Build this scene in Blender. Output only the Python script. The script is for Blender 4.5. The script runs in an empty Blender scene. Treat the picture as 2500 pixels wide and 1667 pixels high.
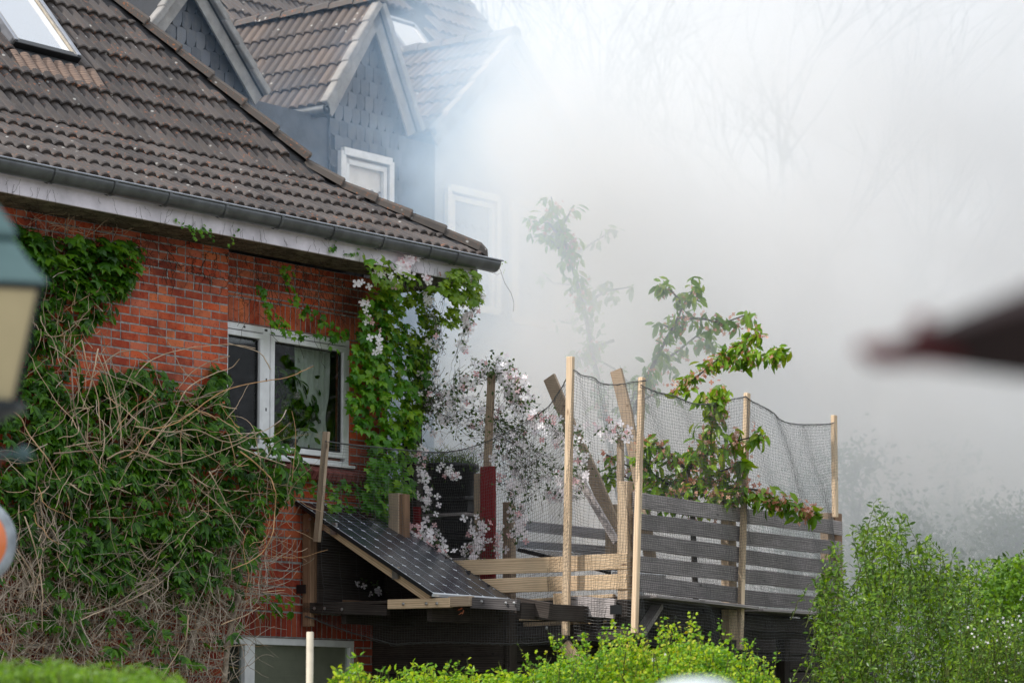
import bpy, bmesh, math, random
import numpy as np
from mathutils import Vector, Matrix

R = random.Random(7)
NR = np.random.default_rng(7)
S = bpy.context.scene
COL = S.collection

# ------------------------------------------------------------------ camera, world, sun, exposure
F = 7400.0                      # focal length in photo pixels (photo 2500 wide)
TILT = math.atan(957 / F)
EYE = np.array([0, 0, 1.6])
cam = bpy.data.cameras.new('camera')
camo = bpy.data.objects.new('camera', cam)
COL.objects.link(camo)
S.camera = camo
cam.sensor_width = 36
cam.lens = F / 2500 * 36
camo.location = EYE
camo.rotation_euler = (math.pi / 2 + TILT, 0, 0)
cam.clip_end = 3000
cam.clip_start = 0.1
cam.dof.use_dof = True
cam.dof.focus_distance = 30.3
cam.dof.aperture_fstop = 2.3
cam.dof.aperture_blades = 0

SUN_AZ = math.atan2(-0.75, -0.42)     # direction towards the sun, x=sin, y=cos
SUN_EL = math.radians(44)
w = bpy.data.worlds.new('World')
S.world = w
w.use_nodes = True
wn = w.node_tree
bg = wn.nodes['Background']
sky = wn.nodes.new('ShaderNodeTexSky')
sky.sky_type = 'NISHITA'
sky.sun_disc = False
sky.sun_elevation = SUN_EL
sky.sun_rotation = SUN_AZ
sky.dust_density = 4
sc_ = wn.nodes.new('ShaderNodeMix'); sc_.data_type = 'RGBA'; sc_.blend_type = 'MIX'
tc = wn.nodes.new('ShaderNodeTexCoord')
cn = wn.nodes.new('ShaderNodeTexNoise'); cn.inputs['Scale'].default_value = 3; cn.inputs['Detail'].default_value = 5
wn.links.new(tc.outputs['Generated'], cn.inputs['Vector'])
cr = wn.nodes.new('ShaderNodeValToRGB')
cr.color_ramp.elements[0].position = .3; cr.color_ramp.elements[0].color = (9.9, 10.7, 11.9, 1)
cr.color_ramp.elements[1].position = .7; cr.color_ramp.elements[1].color = (11.4, 12.1, 13.1, 1)
wn.links.new(cn.outputs['Fac'], cr.inputs['Fac'])
sc_.inputs[0].default_value = .9
wn.links.new(sky.outputs[0], sc_.inputs[6])
sep = wn.nodes.new('ShaderNodeSeparateXYZ'); wn.links.new(tc.outputs['Generated'], sep.inputs[0])
el = wn.nodes.new('ShaderNodeMapRange'); wn.links.new(sep.outputs[2], el.inputs[0])      # overcast: brighter overhead
el.inputs[1].default_value = 0; el.inputs[2].default_value = 1; el.inputs[3].default_value = .80; el.inputs[4].default_value = 1.25
vm_ = wn.nodes.new('ShaderNodeVectorMath'); vm_.operation = 'SCALE'; wn.links.new(cr.outputs[0], vm_.inputs[0]); wn.links.new(el.outputs[0], vm_.inputs['Scale'])
wn.links.new(vm_.outputs[0], sc_.inputs[7])
wn.links.new(sc_.outputs[2], bg.inputs['Color'])
bg.inputs['Strength'].default_value = .08

sun = bpy.data.lights.new('sun', 'SUN')
sun.energy = 3.1
sun.angle = math.radians(2.0)
sun.color = (1, .965, .92)
suno = bpy.data.objects.new('sun', sun)
COL.objects.link(suno)
sd = Vector((math.sin(SUN_AZ) * math.cos(SUN_EL), math.cos(SUN_AZ) * math.cos(SUN_EL), math.sin(SUN_EL)))
suno.rotation_euler = sd.to_track_quat('Z', 'Y').to_euler()
suno.location = (-20, -20, 40)

S.view_settings.view_transform = 'Standard'
S.view_settings.look = 'None'
S.view_settings.gamma = 1
S.view_settings.exposure = 0.34
S.view_settings.use_curve_mapping = False
S.render.engine = 'CYCLES'
S.cycles.volume_bounces = 6
S.cycles.max_bounces = 8
S.cycles.transparent_max_bounces = 12
S.cycles.volume_max_steps = 64
S.cycles.volume_step_rate = 1.0
S.cycles.use_denoising = True

# ------------------------------------------------------------------ the frame of the place
ct, st = math.cos(TILT), math.sin(TILT)
def ray(px, py):
    x = (px - 1250) / F; u = (833 - py) / F
    return np.array([x, ct - u * st, st + u * ct])
def PD(px, py, dep):
    return EYE + ray(px, py) * dep
PHI = math.radians(36.6)
D = np.array([math.sin(PHI), math.cos(PHI), 0.])          # along the facade, away from the camera
N = np.array([math.cos(PHI), -math.sin(PHI), 0.])         # out of the facade
Z = np.array([0, 0, 1.])
W0 = PD(365, 755, 29.2)
def hit(px, py, p0, nrm):
    r = ray(px, py); k = ((p0 - EYE) @ nrm) / (r @ nrm)
    return EYE + k * r
C0 = hit(948, 1100, W0, N); C0[2] = 0
def H(s, t, z): return C0 + s * D + t * N + z * Z
def PT(px, py, t=0.): return hit(px, py, W0 + t * N, N)    # on the plane parallel to the facade
def PS(px, py, s=0.): return hit(px, py, C0 + s * D, D)    # on the plane across it
def stz(p): q = p - C0; return float(q @ D), float(q @ N), float(p[2])
def V(a): return Vector((float(a[0]), float(a[1]), float(a[2])))

# ------------------------------------------------------------------ object helpers
WM = {}
def prop(o, label=None, cat=None, group=None, kind=None):
    if label: o['label'] = label
    if cat: o['category'] = cat
    if group: o['group'] = group
    if kind: o['kind'] = kind
    return o
def put(name, data, M=None, parent=None, mat=None):
    o = bpy.data.objects.new(name, data)
    COL.objects.link(o)
    M = M or Matrix.Identity(4)
    WM[o.name] = M.copy()
    if parent is not None:
        o.parent = parent
        o.matrix_basis = WM[parent.name].inverted() @ M
    else:
        o.matrix_basis = M
    if mat is not None and data is not None and not data.materials:
        data.materials.append(mat)
    return o
def thing(name, label, cat, loc, group=None):
    return prop(put(name, None, Matrix.Translation(V(loc))), label, cat, group)
class MB:
    def __init__(s): s.v = []; s.f = {3: [], 4: []}; s.n = 0
    def add(s, v, f):
        v = np.asarray(v, float).reshape(-1, 3); s.v.append(v)
        f = np.asarray(f, int)
        s.f[f.shape[1]].append(f + s.n); s.n += len(v)
    def box(s, p, x, y, z):       # centre and three half axes
        c = np.array([[i, j, k] for i in (-1, 1) for j in (-1, 1) for k in (-1, 1)], float)
        f = np.array([[0, 1, 3, 2], [4, 6, 7, 5], [0, 4, 5, 1], [2, 3, 7, 6], [0, 2, 6, 4], [1, 5, 7, 3]])
        if np.linalg.det(np.array([x, y, z], float)) < 0: f = f[:, ::-1]
        s.add(np.asarray(p) + c @ np.array([x, y, z]), f)
    def tube(s, pts, r, k=4, cap=True):
        P = np.asarray(pts, float); n = len(P)
        r = np.broadcast_to(np.asarray(r, float), (n,))
        T = np.gradient(P, axis=0); T /= (np.linalg.norm(T, axis=1, keepdims=True) + 1e-9)
        ref = np.array([.31, .17, .93]); A = np.cross(T, ref); A /= (np.linalg.norm(A, axis=1, keepdims=True) + 1e-9); B = np.cross(T, A)
        a = np.arange(k) * 2 * math.pi / k
        ring = P[:, None] + r[:, None, None] * (np.cos(a)[None, :, None] * A[:, None] + np.sin(a)[None, :, None] * B[:, None])
        i = np.arange(n - 1)[:, None] * k; j = np.arange(k)[None]; j2 = (j + 1) % k
        f = np.stack([i + j, i + j2, i + k + j2, i + k + j], -1).reshape(-1, 4)
        s.add(ring.reshape(-1, 3), f)
    def inst(s, tv, tf, pos, M, sc):   # template scattered: pos (n,3), M (n,3,3) columns, sc (n,)
        n = len(pos)
        if n == 0: return
        v = np.einsum('nij,kj->nki', M, tv) * np.asarray(sc)[:, None, None] + pos[:, None]
        f = (tf[None] + (np.arange(n) * len(tv))[:, None, None]).reshape(-1, tf.shape[1])
        s.add(v.reshape(-1, 3), f)
    def mesh(s, name, smooth=False):
        me = bpy.data.meshes.new(name)
        v = np.concatenate(s.v) if s.v else np.zeros((0, 3))
        me.vertices.add(len(v)); me.vertices.foreach_set('co', v.astype('f4').ravel())
        li, ls, c = [], [], 0
        for k in (3, 4):
            if s.f[k]:
                f = np.concatenate(s.f[k]); li.append(f.ravel()); ls.append(c + np.arange(len(f)) * k); c += f.size
        if li:
            li = np.concatenate(li); ls = np.concatenate(ls)
            me.loops.add(len(li)); me.loops.foreach_set('vertex_index', li.astype('i4'))
            me.polygons.add(len(ls)); me.polygons.foreach_set('loop_start', ls.astype('i4'))
            me.polygons.foreach_set('use_smooth', np.full(len(ls), bool(smooth)))
        me.update(calc_edges=True); me.validate()
        return me
    def build(s, name, mat, parent=None, smooth=False, kind=None):
        o = put(name, s.mesh(name, smooth), None, parent, mat)
        if kind: o['kind'] = kind
        return o
def chamfer_box(name, l, wd, h, r=.004):
    bm = bmesh.new(); bmesh.ops.create_cube(bm, size=1)
    bmesh.ops.scale(bm, vec=(l, wd, h), verts=bm.verts)
    if r: bmesh.ops.bevel(bm, geom=bm.edges[:], offset=r, segments=1, affect='EDGES')
    me = bpy.data.meshes.new(name); bm.to_mesh(me); bm.free()
    return me
def basis(p, x, y=None, up=None):
    x = V(x).normalized(); up = V(up if up is not None else Z)
    z = (up - x * up.dot(x)).normalized(); y = z.cross(x)
    M = Matrix((x, y, z)).transposed().to_4x4(); M.translation = V(p); return M
def beam(name, a, b, wd, h, mat, parent, up=None, r=.004, warp=0):
    # timber from a to b: h measured along up, wd across it
    a = np.asarray(a, float); b = np.asarray(b, float); l = float(np.linalg.norm(b - a))
    me = chamfer_box(name, l, wd, h, r)
    if warp:
        bm = bmesh.new(); bm.from_mesh(me)
        es = [e for e in bm.edges if abs(e.verts[0].co.x - e.verts[1].co.x) > l * .5]
        bmesh.ops.subdivide_edges(bm, edges=es, cuts=9)
        ph = R.uniform(0, 6)
        for v in bm.verts:
            u = v.co.x / l
            v.co.z += warp * (math.sin(u * 3.1 + ph) + .35 * math.sin(u * 11 + ph * 2)) * .5
            v.co.y += warp * .4 * math.sin(u * 5 + ph)
        bm.to_mesh(me); bm.free()
    return put(name, me, basis((a + b) / 2, b - a, up=up), parent, mat)
def post(name, p, q, a, b, mat, parent, ax):
    # upright timber, a along ax and b across it
    return beam(name, p, q, b, a, mat, parent, up=ax)

# ------------------------------------------------------------------ materials
def new_mat(name, rough=.7, spec=.3, metal=0.):
    m = bpy.data.materials.new(name); m.use_nodes = True
    nt = m.node_tree; p = nt.nodes['Principled BSDF']
    p.inputs['Roughness'].default_value = rough
    p.inputs['Specular IOR Level'].default_value = spec
    p.inputs['Metallic'].default_value = metal
    return m, nt, p
def nd(nt, t, **k):
    n = nt.nodes.new('ShaderNode' + t)
    for a, b in k.items(): setattr(n, a, b)
    return n
def val(nt, x, sock):
    if hasattr(x, 'is_output'): nt.links.new(x, sock)
    else: sock.default_value = x
def mth(nt, op, a, b=0., clamp=False):
    n = nd(nt, 'Math', operation=op, use_clamp=clamp); val(nt, a, n.inputs[0]); val(nt, b, n.inputs[1]); return n.outputs[0]
def mixc(nt, f, a, b, mode='MIX'):
    n = nd(nt, 'Mix', data_type='RGBA', blend_type=mode); val(nt, f, n.inputs[0]); val(nt, a, n.inputs[6]); val(nt, b, n.inputs[7]); return n.outputs[2]
def rmp(nt, f, *st):
    n = nd(nt, 'ValToRGB'); e = n.color_ramp.elements
    while len(e) < len(st): e.new(.5)
    for i, (p, c) in enumerate(st): e[i].position = p; e[i].color = (*c, 1) if len(c) == 3 else c
    nt.links.new(f, n.inputs[0]); return n.outputs[0]
def g1(x): return (x, x, x)
def noise(nt, vec, sc, det=4, rough=.5, scale=None, dist=0):
    if scale is not None:
        mp = nd(nt, 'Mapping'); nt.links.new(vec, mp.inputs[0]); mp.inputs['Scale'].default_value = scale; vec = mp.outputs[0]
    n = nd(nt, 'TexNoise'); nt.links.new(vec, n.inputs['Vector']); n.inputs['Scale'].default_value = sc
    n.inputs['Detail'].default_value = det; n.inputs['Roughness'].default_value = rough; n.inputs['Distortion'].default_value = dist
    return n.outputs['Fac']
def wpos(nt): return nd(nt, 'NewGeometry').outputs['Position']
def opos(nt): return nd(nt, 'TexCoord').outputs['Object']
def rnd(nt):
    g = nd(nt, 'NewGeometry'); o = nd(nt, 'ObjectInfo')
    return mth(nt, 'FRACT', mth(nt, 'ADD', g.outputs['Random Per Island'], o.outputs['Random']))
def bump(nt, p, h, strength=.3, dist=.01):
    b = nd(nt, 'Bump'); b.inputs['Strength'].default_value = strength; b.inputs['Distance'].default_value = dist
    nt.links.new(h, b.inputs['Height']); nt.links.new(b.outputs[0], p.inputs['Normal'])
def m_plain(name, col, rough=.6, spec=.3, metal=0., dirt=.25, sc=8, bmp=.1):
    m, nt, p = new_mat(name, rough, spec, metal)
    v = wpos(nt); n = noise(nt, v, sc, 5, .6)
    c = rmp(nt, n, (.3, tuple(x * (1 - dirt) for x in col)), (.7, tuple(min(1, x * (1 + dirt * .4)) for x in col)))
    nt.links.new(c, p.inputs['Base Color'])
    if bmp: bump(nt, p, noise(nt, v, sc * 6, 3), bmp, .004)
    return m
def m_wood(name, dark, light, knot=(.05, .035, .025), rough=.75, grain=1., vary=.25, weather=0.):
    m, nt, p = new_mat(name, rough, .25)
    v = opos(nt); o = nd(nt, 'ObjectInfo')
    vm = nd(nt, 'VectorMath', operation='ADD'); nt.links.new(v, vm.inputs[0])
    cx = nd(nt, 'CombineXYZ'); r10 = mth(nt, 'MULTIPLY', o.outputs['Random'], 37.); nt.links.new(r10, cx.inputs[0]); nt.links.new(r10, cx.inputs[1]); nt.links.new(cx.outputs[0], vm.inputs[1]); v = vm.outputs[0]
    big = noise(nt, v, 2.2, 3, .5, (1, 5, 5), 1.2)
    wv = nd(nt, 'TexWave', wave_type='BANDS', bands_direction='Z'); 
    mp = nd(nt, 'Mapping'); nt.links.new(v, mp.inputs[0]); mp.inputs['Scale'].default_value = (.35, 2., 7.)
    nt.links.new(mp.outputs[0], wv.inputs['Vector']); wv.inputs['Scale'].default_value = 2.2; wv.inputs['Distortion'].default_value = 7; wv.inputs['Detail'].default_value = 3; wv.inputs['Detail Scale'].default_value = .8
    fine = noise(nt, v, 60, 3, .6, (.06, 1, 1))
    a = mth(nt, 'ADD', mth(nt, 'MULTIPLY', wv.outputs['Fac'], .35 * grain), mth(nt, 'ADD', mth(nt, 'MULTIPLY', big, .4), mth(nt, 'MULTIPLY', fine, .3)))
    c = rmp(nt, a, (.25, dark), (.8, light))
    vo = nd(nt, 'TexVoronoi'); mp2 = nd(nt, 'Mapping'); nt.links.new(v, mp2.inputs[0]); mp2.inputs['Scale'].default_value = (2.4, 7., 7.); nt.links.new(mp2.outputs[0], vo.inputs['Vector']); vo.inputs['Scale'].default_value = 1.
    kn = rmp(nt, vo.outputs['Distance'], (.0, g1(1)), (.05, g1(.8)), (.12, g1(0)))
    c = mixc(nt, kn, c, (*knot, 1))
    tone = mth(nt, 'ADD', 1 - vary, mth(nt, 'MULTIPLY', rnd(nt), vary * 1.6))
    hs = nd(nt, 'HueSaturation'); nt.links.new(tone, hs.inputs['Value']); nt.links.new(c, hs.inputs['Color']); c = hs.outputs[0]
    if weather:
        wn_ = noise(nt, wpos(nt), 2.5, 5, .65); c = mixc(nt, rmp(nt, wn_, (.45, g1(0)), (.7, g1(weather))), c, (.12, .115, .10, 1))
    nt.links.new(c, p.inputs['Base Color'])
    bump(nt, p, mth(nt, 'ADD', fine, wv.outputs['Fac']), .35, .003)
    return m
def m_leaf(name, cols, rough=.42, trans=.35, spec=.35, tcol=None, emis=0):
    m, nt, p = new_mat(name, rough, spec)
    r = rnd(nt)
    big = noise(nt, wpos(nt), 1.3, 2)
    f = mth(nt, 'ADD', mth(nt, 'MULTIPLY', r, .75), mth(nt, 'MULTIPLY', mth(nt, 'SUBTRACT', big, .35), .6), True)
    c = rmp(nt, f, *[(i / max(1, len(cols) - 1), x) for i, x in enumerate(cols)])
    nt.links.new(c, p.inputs['Base Color'])
    tr = nd(nt, 'BsdfTranslucent'); hs = nd(nt, 'HueSaturation'); hs.inputs['Saturation'].default_value = 1.15; hs.inputs['Value'].default_value = 1.7; hs.inputs['Hue'].default_value = .485; nt.links.new(c, hs.inputs['Color']); nt.links.new(hs.outputs[0], tr.inputs[0])
    mx = nd(nt, 'MixShader'); mx.inputs[0].default_value = trans
    nt.links.new(p.outputs[0], mx.inputs[1]); nt.links.new(tr.outputs[0], mx.inputs[2])
    nt.links.new(mx.outputs[0], nt.nodes['Material Output'].inputs['Surface'])
    return m

def m_brick():
    m, nt, p = new_mat('brick', .82, .2)
    r = rnd(nt); v = wpos(nt)
    c = rmp(nt, r, (0, (.30, .040, .020)), (.25, (.46, .062, .022)), (.5, (.60, .095, .028)), (.75, (.54, .14, .08)), (1, (.66, .17, .06)))
    n1 = noise(nt, v, 14, 5, .65)
    c = mixc(nt, rmp(nt, n1, (.38, g1(0)), (.70, g1(.5))), c, (.64, .20, .10, 1))
    n2 = noise(nt, v, 45, 3, .7)
    c = mixc(nt, rmp(nt, n2, (.60, g1(0)), (.68, g1(.85))), c, (.07, .018, .014, 1))
    n3 = noise(nt, v, 1.6, 5, .6)     # sooty patches
    c = mixc(nt, rmp(nt, n3, (.46, g1(0)), (.66, g1(.75))), c, (.12, .026, .020, 1))
    sx = nd(nt, 'SeparateXYZ'); nt.links.new(v, sx.inputs[0])   # lower courses blend into a darker maroon brick
    low = nd(nt, 'MapRange', interpolation_type='SMOOTHSTEP'); nt.links.new(sx.outputs[2], low.inputs[0]); low.inputs[1].default_value = 4.2; low.inputs[2].default_value = 2.6; low.inputs[3].default_value = 0; low.inputs[4].default_value = .55
    c = mixc(nt, low.outputs[0], c, (.15, .018, .022, 1))
    nt.links.new(c, p.inputs['Base Color'])
    bump(nt, p, mth(nt, 'ADD', n2, n1), .5, .006)
    return m
def m_tile(name, base=((.032, .027, .026), (.082, .068, .062)), lichen=.5, white=.5):
    m, nt, p = new_mat(name, .62, .35)
    r = rnd(nt); v = wpos(nt)
    c = rmp(nt, r, (0, base[0]), (1, base[1]))
    c = mixc(nt, rmp(nt, noise(nt, v, 9, 6, .65), (.4, g1(0)), (.72, g1(.45))), c, (.105, .080, .060, 1))
    a = noise(nt, v, 26, 4, .7); b = noise(nt, v, 2.2, 3, .5)
    li = mth(nt, 'MULTIPLY', rmp(nt, a, (.575, g1(0)), (.64, g1(1))), rmp(nt, b, (.40, g1(0)), (.62, g1(lichen))))
    c = mixc(nt, li, c, (.42, .13, .03, 1))
    vo = nd(nt, 'TexVoronoi'); nt.links.new(v, vo.inputs['Vector']); vo.inputs['Scale'].default_value = 7
    vo2 = mth(nt, 'ADD', vo.outputs['Distance'], mth(nt, 'MULTIPLY', noise(nt, v, 60, 3), .12))
    ws = mth(nt, 'MULTIPLY', rmp(nt, vo2, (.15, g1(1)), (.19, g1(0))), rmp(nt, noise(nt, v, 1.7, 2), (.4, g1(0)), (.55, g1(white))))
    c = mixc(nt, ws, c, (.55, .54, .50, 1))
    nt.links.new(c, p.inputs['Base Color'])
    bump(nt, p, noise(nt, v, 90, 3, .7), .35, .004)
    return m
def m_glass(name, tint=(.8, .85, .85), rough=.02, mixf=.25):
    # window pane: mirror-like coat over a see-through sheet
    m, nt, p = new_mat(name)
    nt.nodes.remove(p)
    gl = nd(nt, 'BsdfGlossy'); gl.inputs['Roughness'].default_value = rough; gl.inputs['Color'].default_value = (1, 1, 1, 1)
    tr = nd(nt, 'BsdfTransparent'); tr.inputs[0].default_value = (*tint, 1)
    lw = nd(nt, 'LayerWeight'); lw.inputs[0].default_value = .5
    f5 = mth(nt, 'POWER', lw.outputs['Facing'], 5.)
    mx = nd(nt, 'MixShader'); nt.links.new(mth(nt, 'ADD', mth(nt, 'MULTIPLY', f5, .95), .045 + mixf, True), mx.inputs[0])
    nt.links.new(tr.outputs[0], mx.inputs[1]); nt.links.new(gl.outputs[0], mx.inputs[2])
    nt.links.new(mx.outputs[0], nt.nodes['Material Output'].inputs['Surface'])
    return m

M = {}
M['brick'] = m_brick()
M['mortar'] = m_plain('mortar', (.34, .335, .32), .9, .1, dirt=.6, sc=20, bmp=.5)
M['tile'] = m_tile('roof_tile')
M['tile2'] = m_tile('old_roof_tile', ((.075, .062, .056), (.15, .112, .088)), .1, .95)
M['cap'] = m_tile('ridge_cap', ((.062, .052, .045), (.095, .078, .066)), .7, .8)
M['mesh'] = m_plain('ridge_roll', (.015, .015, .017), .6, .4)
M['zinc'] = m_plain('gutter_zinc', (.15, .155, .16), .36, .5, .5, dirt=.35, sc=5)
M['fascia'] = m_plain('fascia_paint', (.80, .74, .79), .5, .3, dirt=.3, sc=3)
M['soffit'] = m_plain('soffit', (.17, .145, .10), .85, .1, dirt=.7, sc=9, bmp=.4)
M['upvc'] = m_plain('white_frame', (.80, .80, .80), .35, .4, dirt=.14, sc=6, bmp=0)
M['glass'] = m_glass('pane_glass', (.80, .84, .82), mixf=.015)
M['roofglass'] = m_glass('roof_window_glass', (.3, .35, .4), mixf=.5)
M['black'] = m_plain('black_metal', (.012, .013, .014), .4, .5, dirt=.3)
M['alu'] = m_plain('roof_window_metal', (.34, .35, .38), .35, .5, .6, dirt=.2)
M['alu_warm'] = m_plain('roof_window_trim', (.42, .36, .28), .4, .5, .4, dirt=.3)
M['flash'] = m_wood('flashing_brown', (.12, .085, .07), (.34, .235, .175), rough=.7)
M['slate'] = m_plain('slate', (.085, .088, .098), .55, .4, dirt=.45, sc=5, bmp=.3)
def m_slate():
    m, nt, p = new_mat('slate_piece', .5, .45)
    c = rmp(nt, rnd(nt), (0, (.055, .058, .068)), (1, (.135, .140, .155)))
    c = mixc(nt, rmp(nt, noise(nt, wpos(nt), 7, 5, .6), (.45, g1(0)), (.7, g1(.5))), c, (.17, .16, .15, 1)); nt.links.new(c, p.inputs['Base Color'])
    bump(nt, p, noise(nt, wpos(nt), 40, 3), .3, .003); return m
M['slatep'] = m_slate()
M['verge'] = m_plain('verge_board', (.33, .31, .29), .7, .2, dirt=.35, sc=5)
M['palewood'] = m_wood('pale_timber', (.50, .35, .22), (.80, .62, .43), (.20, .10, .05), vary=.12)
M['rail'] = m_wood('light_rail_timber', (.46, .32, .19), (.78, .58, .38), (.16, .08, .04), vary=.12, weather=.2)
M['tanwood'] = m_wood('tan_timber', (.26, .19, .13), (.46, .35, .25), (.12, .07, .04), vary=.1, weather=.3)
M['brownwood'] = m_wood('brown_timber', (.15, .085, .05), (.36, .22, .135), vary=.12)
M['greywood'] = m_wood('grey_timber', (.15, .130, .124), (.50, .445, .43), (.03, .025, .025), vary=.25, weather=.3)
M['darkgrey'] = m_wood('dark_grey_timber', (.045, .040, .040), (.15, .135, .135), vary=.2, weather=.2)
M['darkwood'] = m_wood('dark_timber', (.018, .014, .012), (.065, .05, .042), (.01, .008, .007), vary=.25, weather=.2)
M['redwood'] = m_wood('red_timber', (.14, .012, .014), (.24, .022, .024), vary=.1)
M['steel'] = m_plain('bolt_steel', (.5, .5, .5), .3, .5, .9, dirt=.3)
M['net'] = m_plain('net_twine', (.07, .07, .068), .5, .4, dirt=.2, bmp=0)
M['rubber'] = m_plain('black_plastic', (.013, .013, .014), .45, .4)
M['curtain'] = m_plain('curtain', (.80, .77, .74), .9, .1, dirt=.1)
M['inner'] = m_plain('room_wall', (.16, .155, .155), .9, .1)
M['beige'] = m_plain('beige_blind', (.50, .44, .36), .8, .1, dirt=.12)
M['clay'] = m_plain('clay_sill', (.25, .09, .05), .8, .1)
M['pot'] = m_plain('pot_blue', (.05, .055, .075), .5, .3)
M['render'] = m_plain('house_render', (.42, .43, .45), .9, .1, dirt=.15, sc=2)
def m_stem():
    m, nt, p = new_mat('vine_stem', .7, .2)
    c = rmp(nt, rnd(nt), (0, (.30, .23, .18)), (.35, (.52, .38, .25)), (.7, (.72, .56, .40)), (.9, (.62, .33, .14)), (1, (.76, .66, .55)))
    c = mixc(nt, rmp(nt, noise(nt, wpos(nt), 9, 4, .6), (.4, g1(0)), (.7, g1(.6))), c, (.26, .17, .10, 1)); nt.links.new(c, p.inputs['Base Color']); return m
M['stem'] = m_stem()
M['stem_grey'] = m_plain('old_vine_stem', (.46, .38, .30), .85, .1, dirt=.5, sc=14)
M['stem_dark'] = m_plain('twig', (.055, .042, .032), .85, .1, dirt=.4, sc=14)
M['bark'] = m_plain('bark', (.075, .065, .058), .9, .1, dirt=.4, sc=6, bmp=.5)
M['creeper'] = m_leaf('creeper_leaf', [(.014, .050, .005), (.034, .115, .007), (.075, .20, .010), (.15, .29, .016)], .4, .28)
M['ivy'] = m_leaf('ivy_leaf', [(.030, .115, .008), (.06, .20, .012), (.12, .30, .015), (.26, .42, .02)], .33, .38)
M['backlit_lime'] = m_leaf('backlit_leaf', [(.09, .19, .014), (.17, .29, .018), (.28, .38, .025)], .35, .45)  # lime colour carries the look of light coming through from behind
M['cherry'] = m_leaf('cherry_leaf', [(.045, .11, .010), (.10, .22, .015), (.20, .34, .02), (.28, .28, .05)], .35, .35)
M['petal'] = m_leaf('petal', [(.80, .72, .74), (.87, .83, .84), (.92, .90, .90)], .6, .3, .1)
M['petal_pink'] = m_leaf('petal_pink', [(.62, .34, .34), (.72, .48, .48), (.80, .62, .62)], .6, .3, .1)
M['blossom'] = m_leaf('faded_blossom', [(.42, .16, .09), (.58, .30, .20), (.72, .52, .42)], .6, .3, .1)
M['sillb'] = m_plain('sill_brick', (.20, .065, .055), .8, .2, dirt=.5, sc=12, bmp=.3)
M['pistil'] = m_plain('pistil', (.45, .42, .12), .8, .1)
M['dark_leaf'] = m_leaf('clematis_leaf', [(.02, .045, .012), (.045, .09, .018), (.09, .15, .025)], .5, .25)
M['haw'] = m_leaf('hawthorn_leaf', [(.045, .13, .010), (.11, .26, .012), (.23, .40, .015), (.42, .52, .02), (.42, .26, .07)], .38, .42)
M['privet'] = m_leaf('privet_leaf', [(.026, .062, .008), (.060, .135, .010), (.13, .235, .014), (.25, .36, .02)], .38, .35)
M['hedge'] = m_leaf('hedge_leaf', [(.05, .13, .012), (.12, .24, .015), (.2, .33, .02)], .38, .4)
M['fartree'] = m_leaf('far_leaf', [(.03, .075, .02), (.07, .13, .03), (.12, .19, .04)], .5, .3)
M['teal'] = m_plain('teal_paint', (.065, .12, .12), .45, .4, dirt=.2, sc=12)
M['tealdark'] = m_plain('dark_iron', (.012, .018, .022), .5, .4)
M['lampglass'] = m_plain('cream_lamp_glass', (.56, .46, .26), .25, .5, dirt=.12, sc=4, bmp=0)
M['awning'] = m_plain('brown_canvas', (.035, .024, .024), .9, .1, dirt=.2)
M['awning_red'] = m_plain('red_canvas', (.12, .02, .025), .85, .1)
M['orange'] = m_plain('orange_reflector', (.78, .20, .06), .18, .6, dirt=.1, bmp=0)
M['rim'] = m_plain('galvanised_rim', (.34, .37, .40), .45, .5, .5, dirt=.4, sc=14)
M['cell'] = m_plain('solar_cell', (.028, .032, .042), .24, .7, dirt=.2, bmp=0)
M['silver'] = m_plain('silver_line', (.62, .64, .66), .5, .4, .0, bmp=0)
M['greenstem'] = m_plain('green_stem', (.10, .12, .035), .7, .2, dirt=.4, sc=14)
M['cream'] = m_plain('cream_pole', (.60, .53, .41), .6, .3, dirt=.2)
M['darkgap'] = m_plain('dark_backing', (.02, .02, .024), .8, .1)
M['soil'] = m_plain('ground_earth', (.09, .10, .05), .95, .1, dirt=.4, sc=1)
M['pale'] = m_plain('pale_cap', (.55, .60, .60), .6, .3, dirt=.2)

# ------------------------------------------------------------------ ground and smoke
g = MB(); g.add([[-900, -300, 0], [900, -300, 0], [900, 1500, 0], [-900, 1500, 0]], [[0, 1, 2, 3]])
prop(g.build('ground', M['soil']), 'grassy earth around the houses', 'ground', kind='structure')
M['bounce'] = m_plain('bounce_pale', (.26, .25, .235), .9, .1, dirt=.25, sc=3)
g = MB(); g.add([[-30, -20, .004], [30, -20, .004], [30, 24, .004], [-30, 24, .004]], [[0, 1, 2, 3]])  # pale sheet added to bounce light up at wall and eaves
prop(g.build('bounce_ground', M['bounce']), 'added pale ground sheet, out of view, bouncing light up onto the house', 'bounce_ground', kind='structure')

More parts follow.
